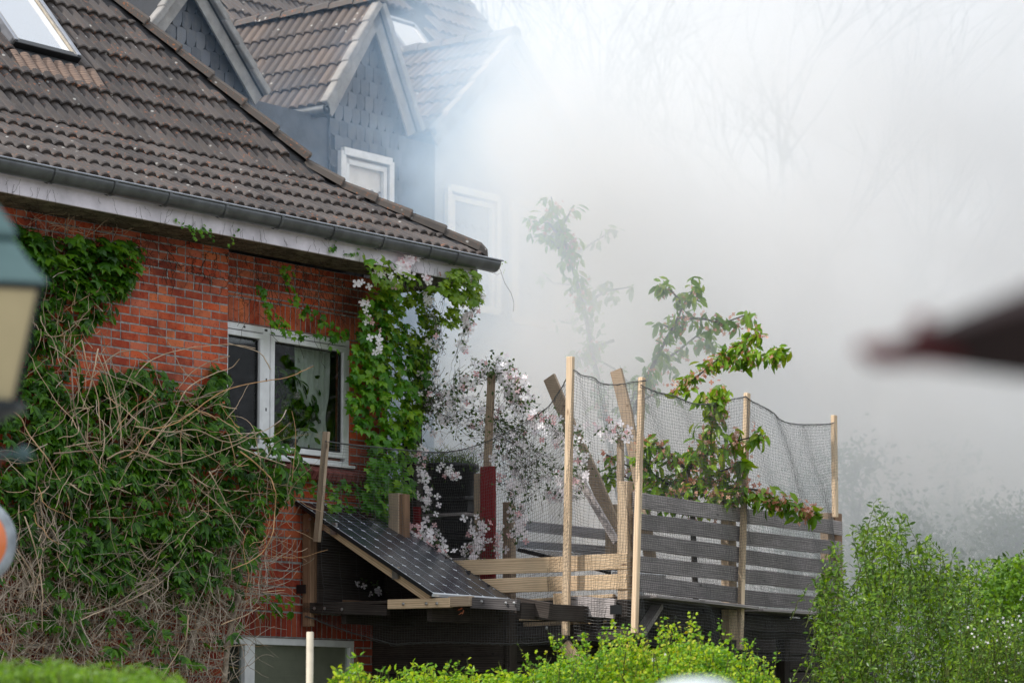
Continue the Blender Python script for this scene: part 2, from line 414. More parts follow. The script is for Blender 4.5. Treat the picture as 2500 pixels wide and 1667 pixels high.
def make_smoke():
    m = bpy.data.materials.new('smoke'); m.use_nodes = True; nt = m.node_tree; nt.nodes.clear()
    out = nd(nt, 'OutputMaterial'); vs = nd(nt, 'VolumeScatter'); nt.links.new(vs.outputs[0], out.inputs['Volume'])
    vs.inputs['Color'].default_value = (.86, .94, 1, 1)
    vs.inputs['Anisotropy'].default_value = 0.1
    v = wpos(nt); sx = nd(nt, 'SeparateXYZ'); nt.links.new(v, sx.inputs[0])
    def mr(i, a, b, c, d):
        r = nd(nt, 'MapRange', interpolation_type='SMOOTHSTEP')
        for k, x in enumerate((i, a, b, c, d)): val(nt, x, r.inputs[k])
        return r.outputs[0]
    mul = lambda a, b: mth(nt, 'MULTIPLY', a, b)
    X, Y, Zz = sx.outputs
    n1 = noise(nt, v, .26, 4, .62, None, 1.2)
    n2 = noise(nt, v, .9, 3, .6, None, .8)
    xw = mth(nt, 'ADD', X, mth(nt, 'MULTIPLY', mth(nt, 'SUBTRACT', n1, .5), 5.))
    lat = mth(nt, 'ADD', mr(xw, -1.9, 1.7, .015, .66), mr(Zz, 9.6, 8.0, 0., .06))
    Fd = mth(nt, 'SUBTRACT', Y, mth(nt, 'MULTIPLY', mth(nt, 'MAXIMUM', X, 0.), .72))
    front = mul(mr(Fd, 32.5, 34.9, 0., 1.), mr(Fd, 36.2, 39., 1., .16))
    tint = nd(nt, 'Mix', data_type='RGBA'); nt.links.new(mr(xw, -1.6, 1.6, 0., 1.), tint.inputs[0])
    tint.inputs[6].default_value = (.50, .72, 1, 1); tint.inputs[7].default_value = (.90, .96, 1, 1); nt.links.new(tint.outputs[2], vs.inputs['Color'])
    body = mul(mul(lat, front), mul(mr(n1, .32, .66, .25, 1.6), mr(n2, .35, .65, .6, 1.4)))
    def puff(x, y, dep, r, k):      # a denser billow
        c = PD(x, y, dep); dv = nd(nt, 'VectorMath', operation='DISTANCE'); nt.links.new(v, dv.inputs[0]); dv.inputs[1].default_value = tuple(c)
        return mr(mth(nt, 'ADD', dv.outputs['Value'], mth(nt, 'MULTIPLY', mth(nt, 'SUBTRACT', n2, .5), 2.2)), 0., r, k, 0.)
    low = mr(Zz, mth(nt, 'ADD', 1.5, mr(X, 0., 6., 0., 2.0)), mth(nt, 'ADD', 4.0, mr(X, 0., 6., 0., 3.0)), mr(X, 0, 5, 1., .40), 1.)
    top = mr(Zz, 8.8, 11.8, 1., .42)
    dd = mul(mul(body, low), top)
    for a in ((1275, 340, 36.3, 2.0, .75), (1270, 190, 36.8, 1.4, .34), (1130, 280, 37, 1.2, .20), (1120, 60, 37, 1.1, .22), (1120, 430, 36.5, 1.1, .22), (1330, 560, 36, 1.6, .4), (1010, 60, 37, .8, .16), (1420, 860, 35.5, 1.3, .4)): dd = mth(nt, 'ADD', dd, puff(*a))
    nt.links.new(dd, vs.inputs['Density'])
    b = MB(); b.box((3.5, 46, 9.2), (12.5, 0, 0), (0, 14, 0), (0, 0, 9.1))
    prop(b.build('smoke', m), 'thick white smoke drifting between the balcony and the houses behind', 'smoke', kind='stuff')
make_smoke()

# ------------------------------------------------------------------ tile field
def tile_mesh(bw=.155, nb=2, L=.42, amp=.041):
    prof = [(0, .0), (.07, .0), (.16, .5), (.30, .86), (.45, 1.), (.62, .97), (.78, .80), (.90, .36), (.97, .04)]
    xs, zs = [], []
    for b in range(nb):
        for u, h in prof: xs.append((b + u) * bw); zs.append(h * amp)
    xs.append(nb * bw + .004); zs.append(0)
    mb = MB(); n = len(xs); rows = []
    for (y, dz) in ((L, .012), (.014, .056), (0., .048), (0., .012)):
        rows.append([[x, y, z * (1 if dz > .02 or y > .1 else .85) + dz] for x, z in zip(xs, zs)])
    v = np.array(rows).reshape(-1, 3); f = []
    for r in range(3):
        for i in range(n - 1): f.append([r * n + i, r * n + i + 1, (r + 1) * n + i + 1, (r + 1) * n + i])
    mb.add(v, [q[::-1] for q in f])
    me = mb.mesh('roof_tile', False); me.materials.append(M['tile'])
    return me
TILE = tile_mesh()
TILE2 = TILE.copy(); TILE2.materials.clear(); TILE2.materials.append(M['tile2'])
def tile_field(parent, origin, across, up, nrm, rows, cols, expo=.365, cw=.31, skip=None, clip=None, mesh=None, name='roof_tile', mirror=False, tone=None):
    a, u, m = V(across), V(up), V(nrm)
    B = Matrix((a, u, m)).transposed().to_4x4()
    for r in range(*rows) if isinstance(rows, tuple) else range(rows):
        for c in range(cols):
            p = np.asarray(origin) + np.asarray(across) * (c * cw) + np.asarray(up) * (r * expo)
            mid = p + np.asarray(across) * cw / 2 + np.asarray(up) * .1
            if skip and skip(mid): continue
            jit = Matrix.Rotation(R.uniform(-.006, .006), 4, 'Z') @ Matrix.Rotation(R.uniform(-.006, .008), 4, 'X')
            Mx = Matrix.Translation(V(p) + m * R.uniform(-.002, .004)) @ B @ jit
            me = mesh or TILE
            if clip:
                cs = [Mx @ Vector((x, y, .02)) for x in (0, cw) for y in (0, .42)]
                co, no = clip
                ds = [(q - V(co)).dot(V(no)) for q in cs]
                if min(ds) > 0: continue
                if max(ds) > 0:
                    bm = bmesh.new(); bm.from_mesh(me); inv = Mx.inverted()
                    bmesh.ops.bisect_plane(bm, geom=bm.verts[:] + bm.edges[:] + bm.faces[:], plane_co=inv @ V(co), plane_no=inv.to_3x3() @ V(no), clear_outer=True)
                    if not bm.faces: bm.free(); continue
                    m2 = bpy.data.meshes.new('cut_tile'); bm.to_mesh(m2); bm.free(); m2.materials.append((mesh or TILE).materials[0]); me = m2
            put(name, me, Mx, parent)

# ------------------------------------------------------------------ the brick house
house = thing('brick_house', 'red brick house with dark tiled hip roof, white window and creepers on its wall', 'house', H(-3, 0, 0))
ZS = 6.385            # soffit height
S0 = -9.0            # left end of what is built
PIER = -2.54; TB = -.12; SR0 = .135     # the window bay sits 12 cm behind the pier on its left
op_up = (-2.53, -.49, 4.34, 5.69)      # s0, s1, z0, z1 of the upper opening
op_lo = (-2.53, -.38, .9, 2.56)
def wall_quad(mb, s0, s1, z0, z1, t=-.005):
    mb.add([H(s0, t, z0), H(s1, t, z0), H(s1, t, z1), H(s0, t, z1)], [[0, 1, 2, 3]])
wmb = MB()
a0, a1, b0, b1 = op_up; c0, c1, d0, d1 = op_lo
tw0 = TB - .005
wall_quad(wmb, S0, PIER, 0, ZS); wall_quad(wmb, c1, SR0, 0, d1, tw0); wall_quad(wmb, PIER, c1, 0, d0, tw0); wall_quad(wmb, PIER, SR0, d1, b0, tw0)
wall_quad(wmb, a1, SR0, b0, ZS, tw0); wall_quad(wmb, PIER, a1, b1, ZS, tw0)
for A, B in (((PIER, -.005), (PIER, -.5)), ((SR0, tw0), (SR0, -8)), ((SR0, -8), (S0, -8)), ((S0, -8), (S0, -.012))):
    wmb.add([H(A[0], A[1], 0), H(B[0], B[1], 0), H(B[0], B[1], ZS), H(A[0], A[1], ZS)], [[0, 1, 2, 3]])
wall = wmb.build('wall', M['mortar'], house)
for (s0, s1, z0, z1) in (op_up, op_lo):       # brick reveals
    rv = MB()
    for A, B in (((s1, z0), (s1, z1)), ((s1, z1), (s0, z1)), ((s0, z1), (s0, z0)), ((s0, z0), (s1, z0))):
        rv.add([H(A[0], TB, A[1]), H(B[0], TB, B[1]), H(B[0], TB - .2, B[1]), H(A[0], TB - .2, A[1])], [[0, 1, 2, 3]])
    rv.build('reveal', M['brick'], wall)
def tb(s): return TB if s > PIER else 0.
# bricks
def brick_mesh(l, h, dpt=.10, seed=0):
    rr = random.Random(seed); mb = MB(); c = .003
    j = lambda: rr.uniform(-.0025, .0025)
    o = [(-l/2+j(), -h/2+j()), (l/2+j(), -h/2+j()), (l/2+j(), h/2+j()), (-l/2+j(), h/2+j())]
    i = [(x * (1 - 2*c/l), z * (1 - 2*c/h)) for x, z in o]
    v = [(x, -.0+.0, z) for x, z in i] + [(x, -c, z) for x, z in o] + [(x, -.03, z) for x, z in o]
    v = [(x, y, z) for x, y, z in v]
    f = [[0, 1, 2, 3]]
    for k in range(4):
        k2 = (k + 1) % 4
        f += [[4 + k, 4 + k2, k2, k], [8 + k, 8 + k2, 4 + k2, 4 + k]]
    mb.add(v, f); return mb
BM = {}
BR = []      # (s, z, l, h, upright)
course = .0833
def opening(s, z, l, h):
    for (s0, s1, z0, z1) in (op_up, op_lo):
        if s - l/2 < s1 - .01 and s + l/2 > s0 + .01 and z - h/2 < z1 - .01 and z + h/2 > z0 + .01: return True
    return False
sold = [(-2.53, -.26, op_up[3] + .005, .245), (-2.53, .12, 3.33, .235), (-2.53, .12, op_lo[3] + .01, .245)]
ko = round((op_up[3] + .255) / course)
for k in range(20, int(ZS / course) + 2):
    zc = (k + .5) * course - .012
    if zc - .02 > ZS - .01: continue
    row = random.Random(k * 13)
    for (sa, sb) in ((SR0 - .005, PIER + .006), (PIER, -6.75)):
        s = sa
        pat = ['S', 'S', 'H'] if k % 2 else ['H', 'S', 'S']; q = row.randrange(3)
        first = .115 if k % 2 else .24
        while s > sb + .03:
            l = first if first else (.24 if pat[q % 3] == 'S' else .115); first = None; q += 1
            s0_, s1_ = max(s - l, sb), s
            s = s - l - .013
            segs = [(s0_, s1_)]; zlo, zhi = zc - .0345, min(zc + .0345, ZS - .004)
            for (u0, u1, z0, zh) in sold:
                if z0 - .0345 < zc < z0 + zh + .0345 and s0_ < u1 + .011 and s1_ > u0 - .011 and not (z0 < zc < z0 + zh):
                    if s0_ >= u0 - .01 and s1_ <= u1 + .02:
                        if zc > z0 + zh: zlo = max(zlo, z0 + zh + .010)
                        else: zhi = min(zhi, z0 - .010)
                        continue
                if z0 - .0345 < zc < z0 + zh + .0345:
                    segs = [sg for A, B in segs for sg in ((A, min(B, u0 - .011)), (max(A, u1 + .011), B)) if sg[1] - sg[0] > .03]
            for (u0, u1, z0, z1) in (op_up, op_lo):
                if z0 - .052 < zc < z1 + .03:
                    segs = [sg for A, B in segs for sg in ((A, min(B, u0)), (max(A, u1), B)) if sg[1] - sg[0] > .03]
            for A, B in segs:
                if zhi - zlo > .016: BR.append(((A + B) / 2, (zlo + zhi)/2, B - A, zhi - zlo))
for (u0, u1, z0, zh) in sold:
    s = u1 - .04
    while s > u0 + .03:
        if not opening(s, z0 + zh/2, .07, zh): BR.append((s, z0 + zh/2, .068, zh - .008))
        s -= .0795
# which bricks show: those least covered by the creepers
def proj(p):
    q = p - EYE; dep = q[1]*ct + q[2]*st; up = -q[1]*st + q[2]*ct
    return 1250 + F*q[0]/dep, 833 - F*up/dep
def inpoly(x, y, P):
    c = False; j = len(P) - 1
    for i in range(len(P)):
        if (P[i][1] > y) != (P[j][1] > y) and x < (P[j][0]-P[i][0])*(y-P[i][1])/(P[j][1]-P[i][1])+P[i][0]: c = not c
        j = i
    return c
OPENB = [[(215, 800), (290, 700), (330, 610), (560, 640), (890, 640), (880, 830), (560, 790), (556, 960), (470, 940), (330, 880), (220, 960)],
         [(650, 1180), (890, 1170), (880, 1260), (740, 1300), (740, 1540), (600, 1540), (610, 1400), (680, 1300)]]
vis, hid = [], []
for b in BR:
    x, y = proj(H(b[0], 0, b[1]))
    (vis if (0 < x < 950 and 560 < y < 1560 and any(inpoly(x, y, P) for P in OPENB)) else hid).append(b)
R.shuffle(vis); hid += vis[298:]; vis = vis[:298]
FB = Matrix((V(D), V(N), V(Z))).transposed().to_4x4()
for (s, z, l, h) in vis:
    key = (round(l, 2), round(h, 2), R.randrange(3))
    if key not in BM:
        BM[key] = brick_mesh(l, h, seed=hash(key) % 999).mesh('brick'); BM[key].materials.append(M['brick'])
    put('brick', BM[key], Matrix.Translation(V(H(s, tb(s) + R.uniform(-.003, .002), z))) @ FB @ Matrix.Rotation(R.uniform(-.006, .006), 4, 'Y'), wall)
hb = MB()
FBn = np.array([D, N, Z]).T
for (s, z, l, h) in hid:
    b = brick_mesh(l, h, seed=R.randrange(99))
    v = b.v[0]; v = v @ FBn.T + H(s, tb(s) + R.uniform(-.003, .002), z); hb.add(v, b.f[4][0])
hb.build('brick', M['brick'], wall, kind='stuff')
# sloping rowlock sill under the upper window
s = -.28
sm = chamfer_box('sill_brick', .068, .24, .10, .006)
while s > -2.50:
    Mx = Matrix.Translation(V(H(s, .045 + TB, 4.265))) @ FB @ Matrix.Rotation(math.radians(-24), 4, 'X')
    o = put('sill_brick', sm, Mx, wall, M['sillb']); s -= .079

# upper window
def frame_bars(parent, name, mat, s0, s1, z0, z1, wd, t, dp, sub=None):
    for (A, B, hz) in ((s0, s1, z0 + wd/2), (s0, s1, z1 - wd/2)):
        beam(name, H(A, t, hz), H(B, t, hz), dp, wd, mat, parent, up=Z, r=.004)
    for sx in (s0 + wd/2, s1 - wd/2):
        beam(name, H(sx, t, z0 + wd), H(sx, t, z1 - wd), dp, wd, mat, parent, up=D, r=.004)
win = put('window', None, Matrix.Translation(V(H(-1.6, -.1, 5))), house)
a0, a1, b0, b1 = op_up
frame_bars(win, 'frame', M['upvc'], a0 + .003, a1 - .003, b0 + .003, b1 - .003, .065, -.165, .07)
mu = -1.81
beam('mullion', H(mu, -.165, b0 + .068), H(mu, -.165, b1 - .068), .07, .11, M['upvc'], win, up=D)
for (x0, x1) in ((a0 + .07, mu - .057), (mu + .057, a1 - .07)):
    frame_bars(win, 'sash', M['upvc'], x0, x1, b0 + .10, b1 - .08, .055, -.142, .06)
    frame_bars(win, 'seal', M['rubber'], x0 + .064, x1 - .064, b0 + .164, b1 - .144, .010, -.155, .04)
    pm = MB(); pm.box(H((x0 + x1)/2, -.157, (b0 + b1)/2 + .01), D*(x1 - x0 - .15)/2, N*.006, Z*(b1 - b0 - .33)/2)
    pm.build('pane', M['glass'], win)
for (z, hh) in ((b1 - .035, .012), (5.15, .016), (4.85, .016)):      # small drain slots and marks on the white frame
    o = MB(); o.box(H(mu + .0, -.128, z), D*.008, N*.002, Z*hh); o.build('slot', M['rubber'], win)
for s_ in (-2.15, mu - .02):
    o = MB(); o.box(H(s_, -.128, b1 - .035), D*.012, N*.002, Z*.010); o.build('slot', M['rubber'], win)
beam('window_sill', H(a0, -.10, b0 + .01), H(a1, -.10, b0 + .01), .12, .03, M['upvc'], win, up=Z)
# the room behind: dark box, curtain, plants
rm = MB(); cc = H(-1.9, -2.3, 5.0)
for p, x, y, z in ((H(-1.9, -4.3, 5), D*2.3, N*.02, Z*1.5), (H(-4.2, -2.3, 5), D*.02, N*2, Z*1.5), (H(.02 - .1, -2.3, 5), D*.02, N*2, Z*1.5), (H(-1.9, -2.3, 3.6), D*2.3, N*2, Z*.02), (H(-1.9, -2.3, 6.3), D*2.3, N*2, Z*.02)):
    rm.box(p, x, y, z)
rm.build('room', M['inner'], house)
def curtain(s0, s1, zt, zk, zb, t, parent, pinch):
    mb = MB(); nu, nv = 60, 30; P = []
    for j in range(nv + 1):
        v = j / nv; z = zt + (zb - zt) * v
        kk = 1 - .62 * math.exp(-((z - zk) / .17) ** 2)
        bulge = .10 * math.exp(-((z - (zk - .25)) / .14) ** 2)
        for i in range(nu + 1):
            u = i / nu; s = pinch + (s0 + (s1 - s0) * u - pinch) * kk - bulge * (1 - u)
            tt = t + .025 * math.sin(u * 40 + 2 * v) * (.6 + .4 * kk) + .05 * bulge
            P.append(H(s, tt, z))
    f = [[j*(nu+1)+i, j*(nu+1)+i+1, (j+1)*(nu+1)+i+1, (j+1)*(nu+1)+i] for j in range(nv) for i in range(nu)]
    mb.add(P, f); return mb.build('curtain', M['curtain'], parent, True)
prop(curtain(-1.22, -.66, 5.62, 4.85, 4.52, -.27, None, -.76), 'pale tied-back curtain hanging inside the upstairs window', 'curtain')
prop(beam('window_stick', H(-.66, -.2, 4.47), H(-.62, -.24, 4.85), .012, .03, M['rubber'], None), 'black rod leaning inside the right edge of the upstairs window', 'rod')
sh = MB(); sh.box(H(-1.5, -.27, 4.42), D*.92, N*.10, Z*.015); sh.build('inner_sill', M['clay'], win)
def lathe(mb, p, prof, k=16):
    P = np.array([[r*math.cos(a), r*math.sin(a), z] for r, z in prof for a in np.arange(k)*2*math.pi/k]) + np.asarray(p)
    f = [[j*k+i, j*k+(i+1) % k, (j+1)*k+(i+1) % k, (j+1)*k+i] for j in range(len(prof)-1) for i in range(k)]
    mb.add(P, f)

# ---- leaf templates
def T_(v, f): return np.array(v, float), np.array(f, int)
LEAFLET = T_([[0, 0, 0], [.17, .30, .045], [.15, .62, .03], [0, 1, -.10], [-.17, .30, .045], [-.15, .62, .03], [0, .5, -.03]],
             [[0, 1, 6], [1, 2, 6], [2, 3, 6], [3, 5, 6], [5, 4, 6], [4, 0, 6]])
LOBED = T_([[0, -.05, 0], [.30, -.18, -.03], [.62, .02, -.10], [.52, .30, .0], [.80, .62, -.16], [.34, .62, .05], [.0, 1.15, -.14], [-.34, .62, .05], [-.80, .62, -.16], [-.52, .30, .0], [-.62, .02, -.10], [-.30, -.18, -.03], [0, .35, .08]],
           [[12, i, i + 1] for i in range(11)] + [[12, 11, 0]])
OVAL = T_([[0, 0, 0], [.20, .35, .05], [.16, .72, .02], [0, 1, -.14], [-.16, .72, .02], [-.20, .35, .05], [0, .5, -.02]],
          [[0, 1, 6], [1, 2, 6], [2, 3, 6], [3, 4, 6], [4, 5, 6], [5, 0, 6]])
QUADL = T_([[0, 0, 0], [.26, .5, .07], [0, 1, -.06], [-.26, .5, .07]], [[0, 1, 2], [0, 2, 3]])
def flower_T(n=4):
    v, f = [[0, 0, 0]], []
    for i in range(n):
        a = i * 2 * math.pi / n
        for (r, w_, z) in ((.30, -.0, .0),):
            pass
        def P(r, off, z): return [r*math.cos(a) - off*math.sin(a), r*math.sin(a) + off*math.cos(a), z]
        b = len(v); v += [P(.30, .24, .04), P(.78, .36, .10), P(1.0, 0, .05), P(.78, -.36, .10), P(.30, -.24, .04), P(.55, 0, .0)]
        f += [[0, b, b+5], [b, b+1, b+5], [b+1, b+2, b+5], [b+2, b+3, b+5], [b+3, b+4, b+5], [b+4, 0, b+5]]
    return T_(v, f)
FLOWER = flower_T(4)
CREEP5_v, CREEP5_f = [], []
for i, a in enumerate((-70, -35, 0, 35, 70)):
    a = math.radians(a); c_, s__ = math.cos(a), math.sin(a); sc = (.72, .92, 1, .92, .72)[i]
    b = len(CREEP5_v)
    for (x, y, z) in LEAFLET[0] * sc: CREEP5_v.append([x*c_ + y*s__, -x*s__ + y*c_, z - .12*abs(math.sin(a))*y])
    CREEP5_f += (LEAFLET[1] + b).tolist()
CREEP5 = T_(CREEP5_v, CREEP5_f)
def orient(nrm, tip):
    z = nrm / (np.linalg.norm(nrm, axis=1, keepdims=True) + 1e-9)
    y = tip - (tip * z).sum(1, keepdims=True) * z; y /= (np.linalg.norm(y, axis=1, keepdims=True) + 1e-9)
    x = np.cross(y, z); return np.stack([x, y, z], -1)
def gn(n, s=1.): return NR.normal(0, s, (n, 3))
def tmesh(T, mat, name):
    mb = MB(); mb.add(*T); me = mb.mesh(name); me.materials.append(mat); return me
def scatter(parent, name, T, mat, pos, Mx, sc, top=0, stuff_name=None, rank=None):
    n = len(pos)
    if n == 0: return
    idx = np.arange(n) if rank is None else np.argsort(-rank)
    if top:
        me = tmesh(T, mat, name)
        for i in idx[:top]:
            m4 = Matrix([list(Mx[i][r] * sc[i]) + [pos[i][r]] for r in range(3)] + [[0, 0, 0, 1]])
            put(name, me, m4, parent)
    rest = idx[top:]
    if len(rest):
        mb = MB(); mb.inst(T[0], T[1], pos[rest], Mx[rest], sc[rest]); mb.build(stuff_name or name, mat, parent, kind='stuff')
def sample(polys, n, tfun, rnd_extra=0):
    # points over the facade inside polygons drawn over the wall, t metres off it
    out = []
    tot = sum(p[1] for p in polys)
    for P, wgt in polys:
        xs = [q[0] for q in P]; ys = [q[1] for q in P]; k = int(n * wgt / tot); c = 0
        while c < k:
            x = R.uniform(min(xs), max(xs)); y = R.uniform(min(ys), max(ys))
            if inpoly(x, y, P): out.append(PT(x, y, tfun(x, y))); c += 1
    return np.array(out)

# indoor plants behind the pane
pl = thing('potted_plant', 'leafy plant in a grey-blue pot behind the wide upstairs pane', 'plant', H(-1.62, -.26, 4.44))
pb = MB(); lathe(pb, H(-1.30, -.27, 4.435), [(.0, 0), (.07, 0), (.09, .13), (.10, .13), (.10, .16), (.085, .16), (.0, .15)]); pb.build('pot', M['pot'], pl, True)
pp = np.array([H(-1.30 + R.gauss(.05, .16), -.3 + R.gauss(0, .07), 4.72 + R.gauss(.08, .2)) for _ in range(150)])
scatter(pl, 'leaf', OVAL, M['privet'], pp, orient(gn(150) + N*1.0, gn(150) - Z), NR.uniform(.08, .16, 150))
stb = MB()
for i in range(9): stb.tube([H(-1.3, -.26, 4.58), H(-1.3 + R.uniform(-.1, .3), -.3, 4.8), H(-1.3 + R.uniform(-.3, .5), -.3, 5.0 + R.uniform(0, .3))], .005, 3)
stb.build('stem', M['privet'], pl)
pl = thing('cut_branch', 'dark trailing houseplant hanging behind the wide upstairs pane', 'plant', H(-1.5, -.3, 5.0))
pp = np.array([H(-1.45 + R.gauss(0, .13) + .5*u, -.3 + R.gauss(0, .04), 5.35 - .45*u + R.gauss(0, .09)) for u in NR.uniform(0, 1, 120)])
scatter(pl, 'leaf', OVAL, M['creeper'], pp, orient(gn(120) + N*1.2, gn(120)*.5 - Z), NR.uniform(.09, .16, 120))

# lower window
win2 = put('window', None, Matrix.Translation(V(H(-1.6, -.1, 1.7))), house)
c0, c1, d0, d1 = op_lo
frame_bars(win2, 'frame', M['upvc'], c0 + .003, c1 - .003, d0, d1 - .003, .07, -.165, .07)
beam('mullion', H(-2.02, -.16, d0 + .07), H(-2.02, -.16, d1 - .073), .08, .15, M['upvc'], win2, up=D)
pm = MB(); pm.box(H(-1.45, -.17, 1.75), D*1.0, N*.004, Z*.75); pm.build('pane', M['glass'], win2)
bl = MB(); bl.box(H(-1.18, -.20, 1.7), D*.76, N*.01, Z*.82); prop(bl.build('blind', M['beige']), 'beige blind behind the ground-floor window', 'blind')
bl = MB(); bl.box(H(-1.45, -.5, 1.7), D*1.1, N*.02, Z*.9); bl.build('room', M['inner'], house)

# roof geometry: u = run from the eaves edge
def rz(u): return 6.64 + .62 * min(u, 1.2) + 1.15 * max(0, u - 1.2)
def RP(s, u, dz=0): return H(s, .6 - u, rz(u) + dz)
roof = put('roof', None, Matrix.Translation(V(RP(-3, 1.2))), house)
b1_, b2_ = math.atan(.62), math.atan(1.15)
U1 = -N*math.cos(b1_) + Z*math.sin(b1_); N1 = N*math.sin(b1_) + Z*math.cos(b1_)
U2 = -N*math.cos(b2_) + Z*math.sin(b2_); N2 = N*math.sin(b2_) + Z*math.cos(b2_)
SE = 1.0
hipn = (D - N) / math.sqrt(2)                 # across the hip
clip = (H(SE - .30, .6, 0), D + (-N)*1.0)     # s + u > SE  is outside
SR = S0 + 1.0
ncol = int((SE - SR) / .31)
def skip_low(p):
    return False
def skip_up(p):
    s, t, z = stz(p); u = .6 - t
    return (-4.36 < s < -3.36 and u > 1.90) 
tile_field(roof, H(SE - ncol*.31, .6 + .02, 6.64 - .01), D, U1, N1, 4, ncol, .353, clip=clip)
tile_field(roof, RP(SE - ncol*.31, 1.2), D, U2, N2, (0, 9), ncol, .365, skip=skip_up, clip=clip)
# underlay and the hidden slopes
ul = MB()
for A, B in (((S0, 0.), (SE, 0.)),):
    ul.add([RP(S0, .02, -.03), RP(SE - .06, .02, -.03), RP(SE - 1.25, 1.2, -.03), RP(S0, 1.2, -.03)], [[0, 1, 2, 3]])
    ul.add([RP(S0, 1.2, -.03), RP(SE - 1.25, 1.2, -.03), RP(SE - 4.35, 4.3, -.03), RP(S0, 4.3, -.03)], [[0, 1, 2, 3]])
    # end slope facing away
    E = lambda a, b, u, dz=-.04: H(SE - u, .6 - b, rz(u) + dz)
    ul.add([H(SE, .6, 6.6), H(SE, -8.4, 6.6), H(SE-1.2, -7.2, rz(1.2)-.04), H(SE-1.2, -.6, rz(1.2)-.04)], [[0, 1, 2, 3]])
    ul.add([H(SE-1.2, -.6, rz(1.2)-.04), H(SE-1.2, -7.2, rz(1.2)-.04), H(SE-4.5, -3.9, rz(4.5)-.04), H(SE-4.3, -3.7, rz(4.3)-.04)], [[0, 1, 2, 3]])
    ul.add([H(S0, -3.7, rz(4.3)-.03), H(SE-4.3, -3.7, rz(4.3)-.04), H(SE, -8.4, 6.6), H(S0, -8.4, 6.6)], [[0, 1, 2, 3]])
ul.build('roof_deck', M['mesh'], roof)
# hip: black ridge roll and caps
hd = lambda u, off, dz: H(SE - u + off*.7071, .6 - u + off*.7071*0 , rz(u) + dz)
rr_ = MB(); A_, B_ = [], []
us = np.linspace(.04, 3.7, 160)
for u in us:
    A_.append(H(SE - u, .6 - u, rz(u) + .085))
    w_ = .34 + .03*math.sin(u*41); B_.append(RP(SE - u - w_, u, .050 + .018*math.sin(u*41)))
    
k = len(us); rr_.add(A_ + B_, [[i, i+1, k+i+1, k+i] for i in range(k-1)])
rr_.build('ridge_roll', M['mesh'], roof)
def cap_mesh(L, end=False):
    prof = [(-.112, -.035), (-.09, .035), (-.04, .072), (.04, .072), (.09, .035), (.112, -.035)]
    mb = MB(); rows = []
    stn = [(0, 1.0, .012), (.015, 1.04, .02), (L, .86, 0.)] if not end else [(-.13, .35, -.05), (-.09, .75, -.01), (0, 1., .01), (L, .86, 0)]
    for (x, sc, dz) in stn: rows.append([[x, y*sc, z*sc + dz] for y, z in prof])
    n = len(prof); v = np.array(rows).reshape(-1, 3)
    mb.add(v, [[r*n+i, r*n+i+1, (r+1)*n+i+1, (r+1)*n+i] for r in range(len(rows)-1) for i in range(n-1)])
    mb.add([rows[0][i] for i in range(n)] + [[stn[0][0], 0, -.03]], [[n, i+1, i] for i in range(n-1)])
    # thick front lip
    mb.add([[-.001 + stn[0][0], y*stn[0][1], z*stn[0][1]+stn[0][2]] for y, z in prof] + [[stn[0][0], y*.88*stn[0][1], (z-.018)*stn[0][1]+stn[0][2]] for y, z in prof], [[i, i+1, n+i+1, n+i] for i in range(n-1)])
    me = mb.mesh('ridge_cap'); me.materials.append(M['cap']); return me
CAP, CAPE = cap_mesh(.47), cap_mesh(.47, True)
u = .10; i = 0
while u < 3.5:
    du = .262 if u < 1.15 else .247
    P0, P1 = H(SE-u, .6-u, rz(u)), H(SE-u-du, .6-u-du, rz(u+du))
    if u < 1.2 < u + du: P1 = H(SE-u-du, .6-u-du, rz(1.2) + (u+du-1.2)*.9)
    x = V(P1 - P0).normalized()
    Mx = basis(P0 + Z*.068, P1 - P0) @ Matrix.Rotation(R.uniform(-.02, .02), 4, 'X')
    put('ridge_cap', CAPE if i == 0 else CAP, Mx, roof); u += du; i += 1
# eaves: fascia, soffit, gutter
beam('fascia', H(S0, .50, 6.515), H(SE - .12, .50, 6.515), .024, .25, M['fascia'], house, up=Z, r=.003)
beam('fascia', H(SE - .12, .488, 6.515), H(SE - .12, -8.2, 6.515), .024, .25, M['fascia'], house, up=Z, r=.003)
so = MB(); so.box(H((S0 + SE)/2 - .06, .24, ZS + .012), D*(SE - S0 - .16)/2, N*.245, Z*.010)
so.box(H(SE/2 - .05, -4.0, ZS + .012), D*(SE/2 - .08), N*3.99, Z*.010)
so.build('soffit', M['soffit'], house)
gm = MB(); gp = [(.088*math.cos(a), .122*math.sin(a)) for a in np.linspace(math.pi, 2*math.pi, 13)]
gp2 = [(.084*math.cos(a), .118*math.sin(a)) for a in np.linspace(2*math.pi, math.pi, 13)]
GT, GZ = .60, 6.655
def gut(mb, s0, s1, prof, dt=0, dz=0):
    n = len(prof); mb.add([H(s0, GT+a, GZ+b) for a, b in prof] + [H(s1, GT+a, GZ+b) for a, b in prof], [[i, i+1, n+i+1, n+i] for i in range(n-1)])
gut(gm, S0, SE + .06, gp + gp2 + gp[:1])
